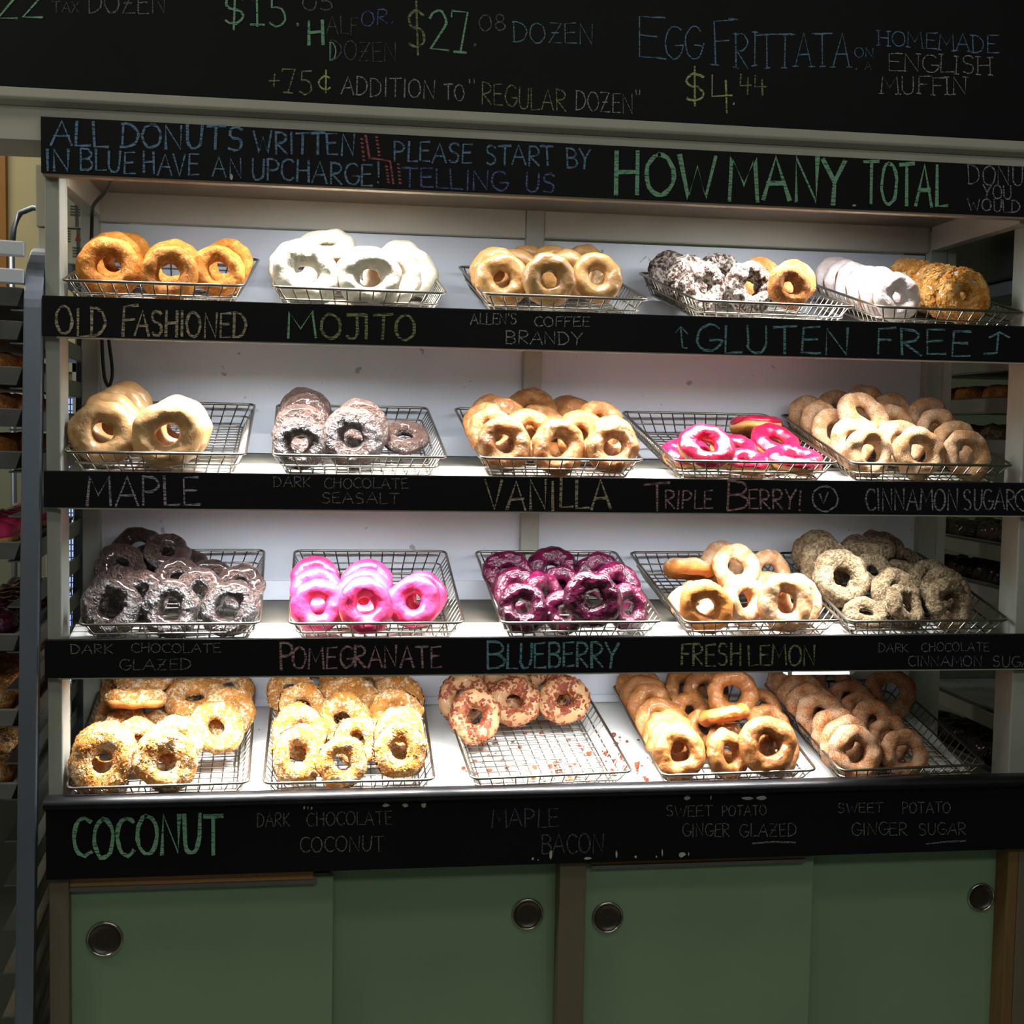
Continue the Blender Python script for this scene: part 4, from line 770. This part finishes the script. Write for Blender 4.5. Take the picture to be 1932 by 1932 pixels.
# cartons on the rack top
ct = MB().box(-.165, 0.02, 0, .22, 0, .102).build('carton', M['carton']); 
def carton(loc, label, w=.185, h=.1, rz=4):
    t = empty('carton', loc, label, 'carton'); t.rotation_euler = (0, 0, R_(rz))
    MB().box(-w, 0, 0, .22, .0005, h).build('box', M['carton'], t, .002)
    fl = MB().box(-w*.52, -w*.48, -.0006, -.0001, .002, h-.001); fl.build('seam', M['print'], t)
    p = MB()
    for k in range(5): p.box(-w+.03, -w+.055, -.0006, -.0002, h*.62+k*.0045, h*.62+k*.0045+.0025)
    for k in range(4): p.box(-w+.058+.0, -w+.075, -.0006, -.0002, h*.2+k*.005, h*.2+k*.005+.003)
    p.build('printed_lines', M['print'], t)
    r_ = MB()
    for k in range(3): r_.hexa([(-w+.062+k*.008, -.0007, h*.66), (-w+.066+k*.008, -.0007, h*.66), (-w+.066+k*.008, -.0002, h*.66), (-w+.062+k*.008, -.0002, h*.66)], [(-w+.066+k*.008, -.0007, h*.86), (-w+.070+k*.008, -.0007, h*.86), (-w+.070+k*.008, -.0002, h*.86), (-w+.066+k*.008, -.0002, h*.86)])
    r_.build('red_print', M['redprint'], t)
bpy.data.objects.remove(ct)
carton((-.650, .375, 1.786), 'white printed carton lowest in the stack on top of the left rack', .135, .062)
carton((-.650, .372, 1.849), 'white printed carton topmost of the stack on the left rack', .138, .108)
# hose and panelling at far left
struct(MB().box(-2.0, -1.15, 2.46, 2.499, 1.6, 2.62).build('trim_3', M['yellow']))
struct(MB().box(-1.41, -1.365, 2.43, 2.459, 1.6, 2.62).build('trim_4', M['amber']))
hs = [at(22, 470, 1.6), at(26, 430, 1.6), at(38, 402, 1.6), at(62, 392, 1.6), at(90, 396, 1.6), at(120, 410, 1.6)]
hmb = MB(); hmb.tube([tuple(p) for p in hs], .008, 8); hmb.tube([tuple(hs[0]), (hs[0][0], hs[0][1], .004)], .008, 8); hmb.tube([tuple(hs[-1]), (hs[-1][0], hs[-1][1], .004)], .008, 8)
tag(hmb.build('bent_pipe', M['aludark']), 'grey pipe arch standing behind the left rack', 'pipe')
bn_ = empty('plastic_bin', (-1.02, .78, 0), 'pale grey plastic bin on the floor behind the left rack', 'bin')
for zz in (0, .29, .58): pass
MB().hexa([(-.30, 0, .002), (.26, 0, .002), (.26, .4, .002), (-.30, .4, .002)], [(-.34, -.03, .80), (.30, -.03, .80), (.30, .43, .80), (-.34, .43, .80)]).build('body', M['greywall'], bn_, .01)
MB().box(-.36, .32, -.05, .45, .801, .84).build('lid', M['greywall'], bn_, .008)
# ------------------------------------------------------------------ right bakers rack
RS = [1.641, 1.561, 1.481, 1.279, 1.196, .955, .839]
rr_ = rack('bakers_rack', (1.50, .10, 0), R_(0), 0, .52, .62, 1.80, RS, 'dull metal bakers rack of dark donuts beyond the right end of the shelves', run='greywall', top=False)
RP = {1.641: (None, 'empty sheet pan uppermost in the right rack'), 1.561: ('gfcinn', 'sheet pan of brown donuts in the right rack'), 1.481: ('chocsugar', 'sheet pan of grey brown donuts in the right rack'), 1.279: ('chocglaze', 'sheet pan of dark chocolate donuts beside the cinnamon sugar lettering'), 1.196: ('chocglaze', 'sheet pan of dark chocolate donuts second of its kind in the right rack'), .955: (None, 'empty sheet pan low in the right rack above the lowest one'), .839: ('chocglaze', 'lowest sheet pan of dark chocolate donuts in the right rack')}
TI = {1.561: 'the brown donut pan', 1.481: 'the grey brown donut pan', 1.279: 'the upper chocolate pan', 1.196: 'the second chocolate pan', .839: 'the lowest chocolate pan'}
for z, (k, lb) in RP.items():
    pan(rr_, .52, .62, z, lb)
    if k:
        for q, y in enumerate((.08, .19, .30, .41, .52)):
            R = .05
            pan_donut(k, rr_, (-.418, y, z+.001+R*.54), R, SH[k]+' %s back on %s, right rack' % (ORD[q+1], TI[z]), FL[k][1]+'s on '+TI[z], q)
            pan_donut(k, rr_, (-.305, y, z+.001+R*.54), R, SH[k]+' %s back in second column of %s, right rack' % (ORD[q+1], TI[z]), FL[k][1]+'s on '+TI[z], q+1)
dp = MB().box(.97, 1.5, .13, .66, 1.802, 1.99).build('equipment_box', M['dark'], None, .004)
tag(dp, 'dark metal equipment box on top of the right rack beside the top tier', 'box')
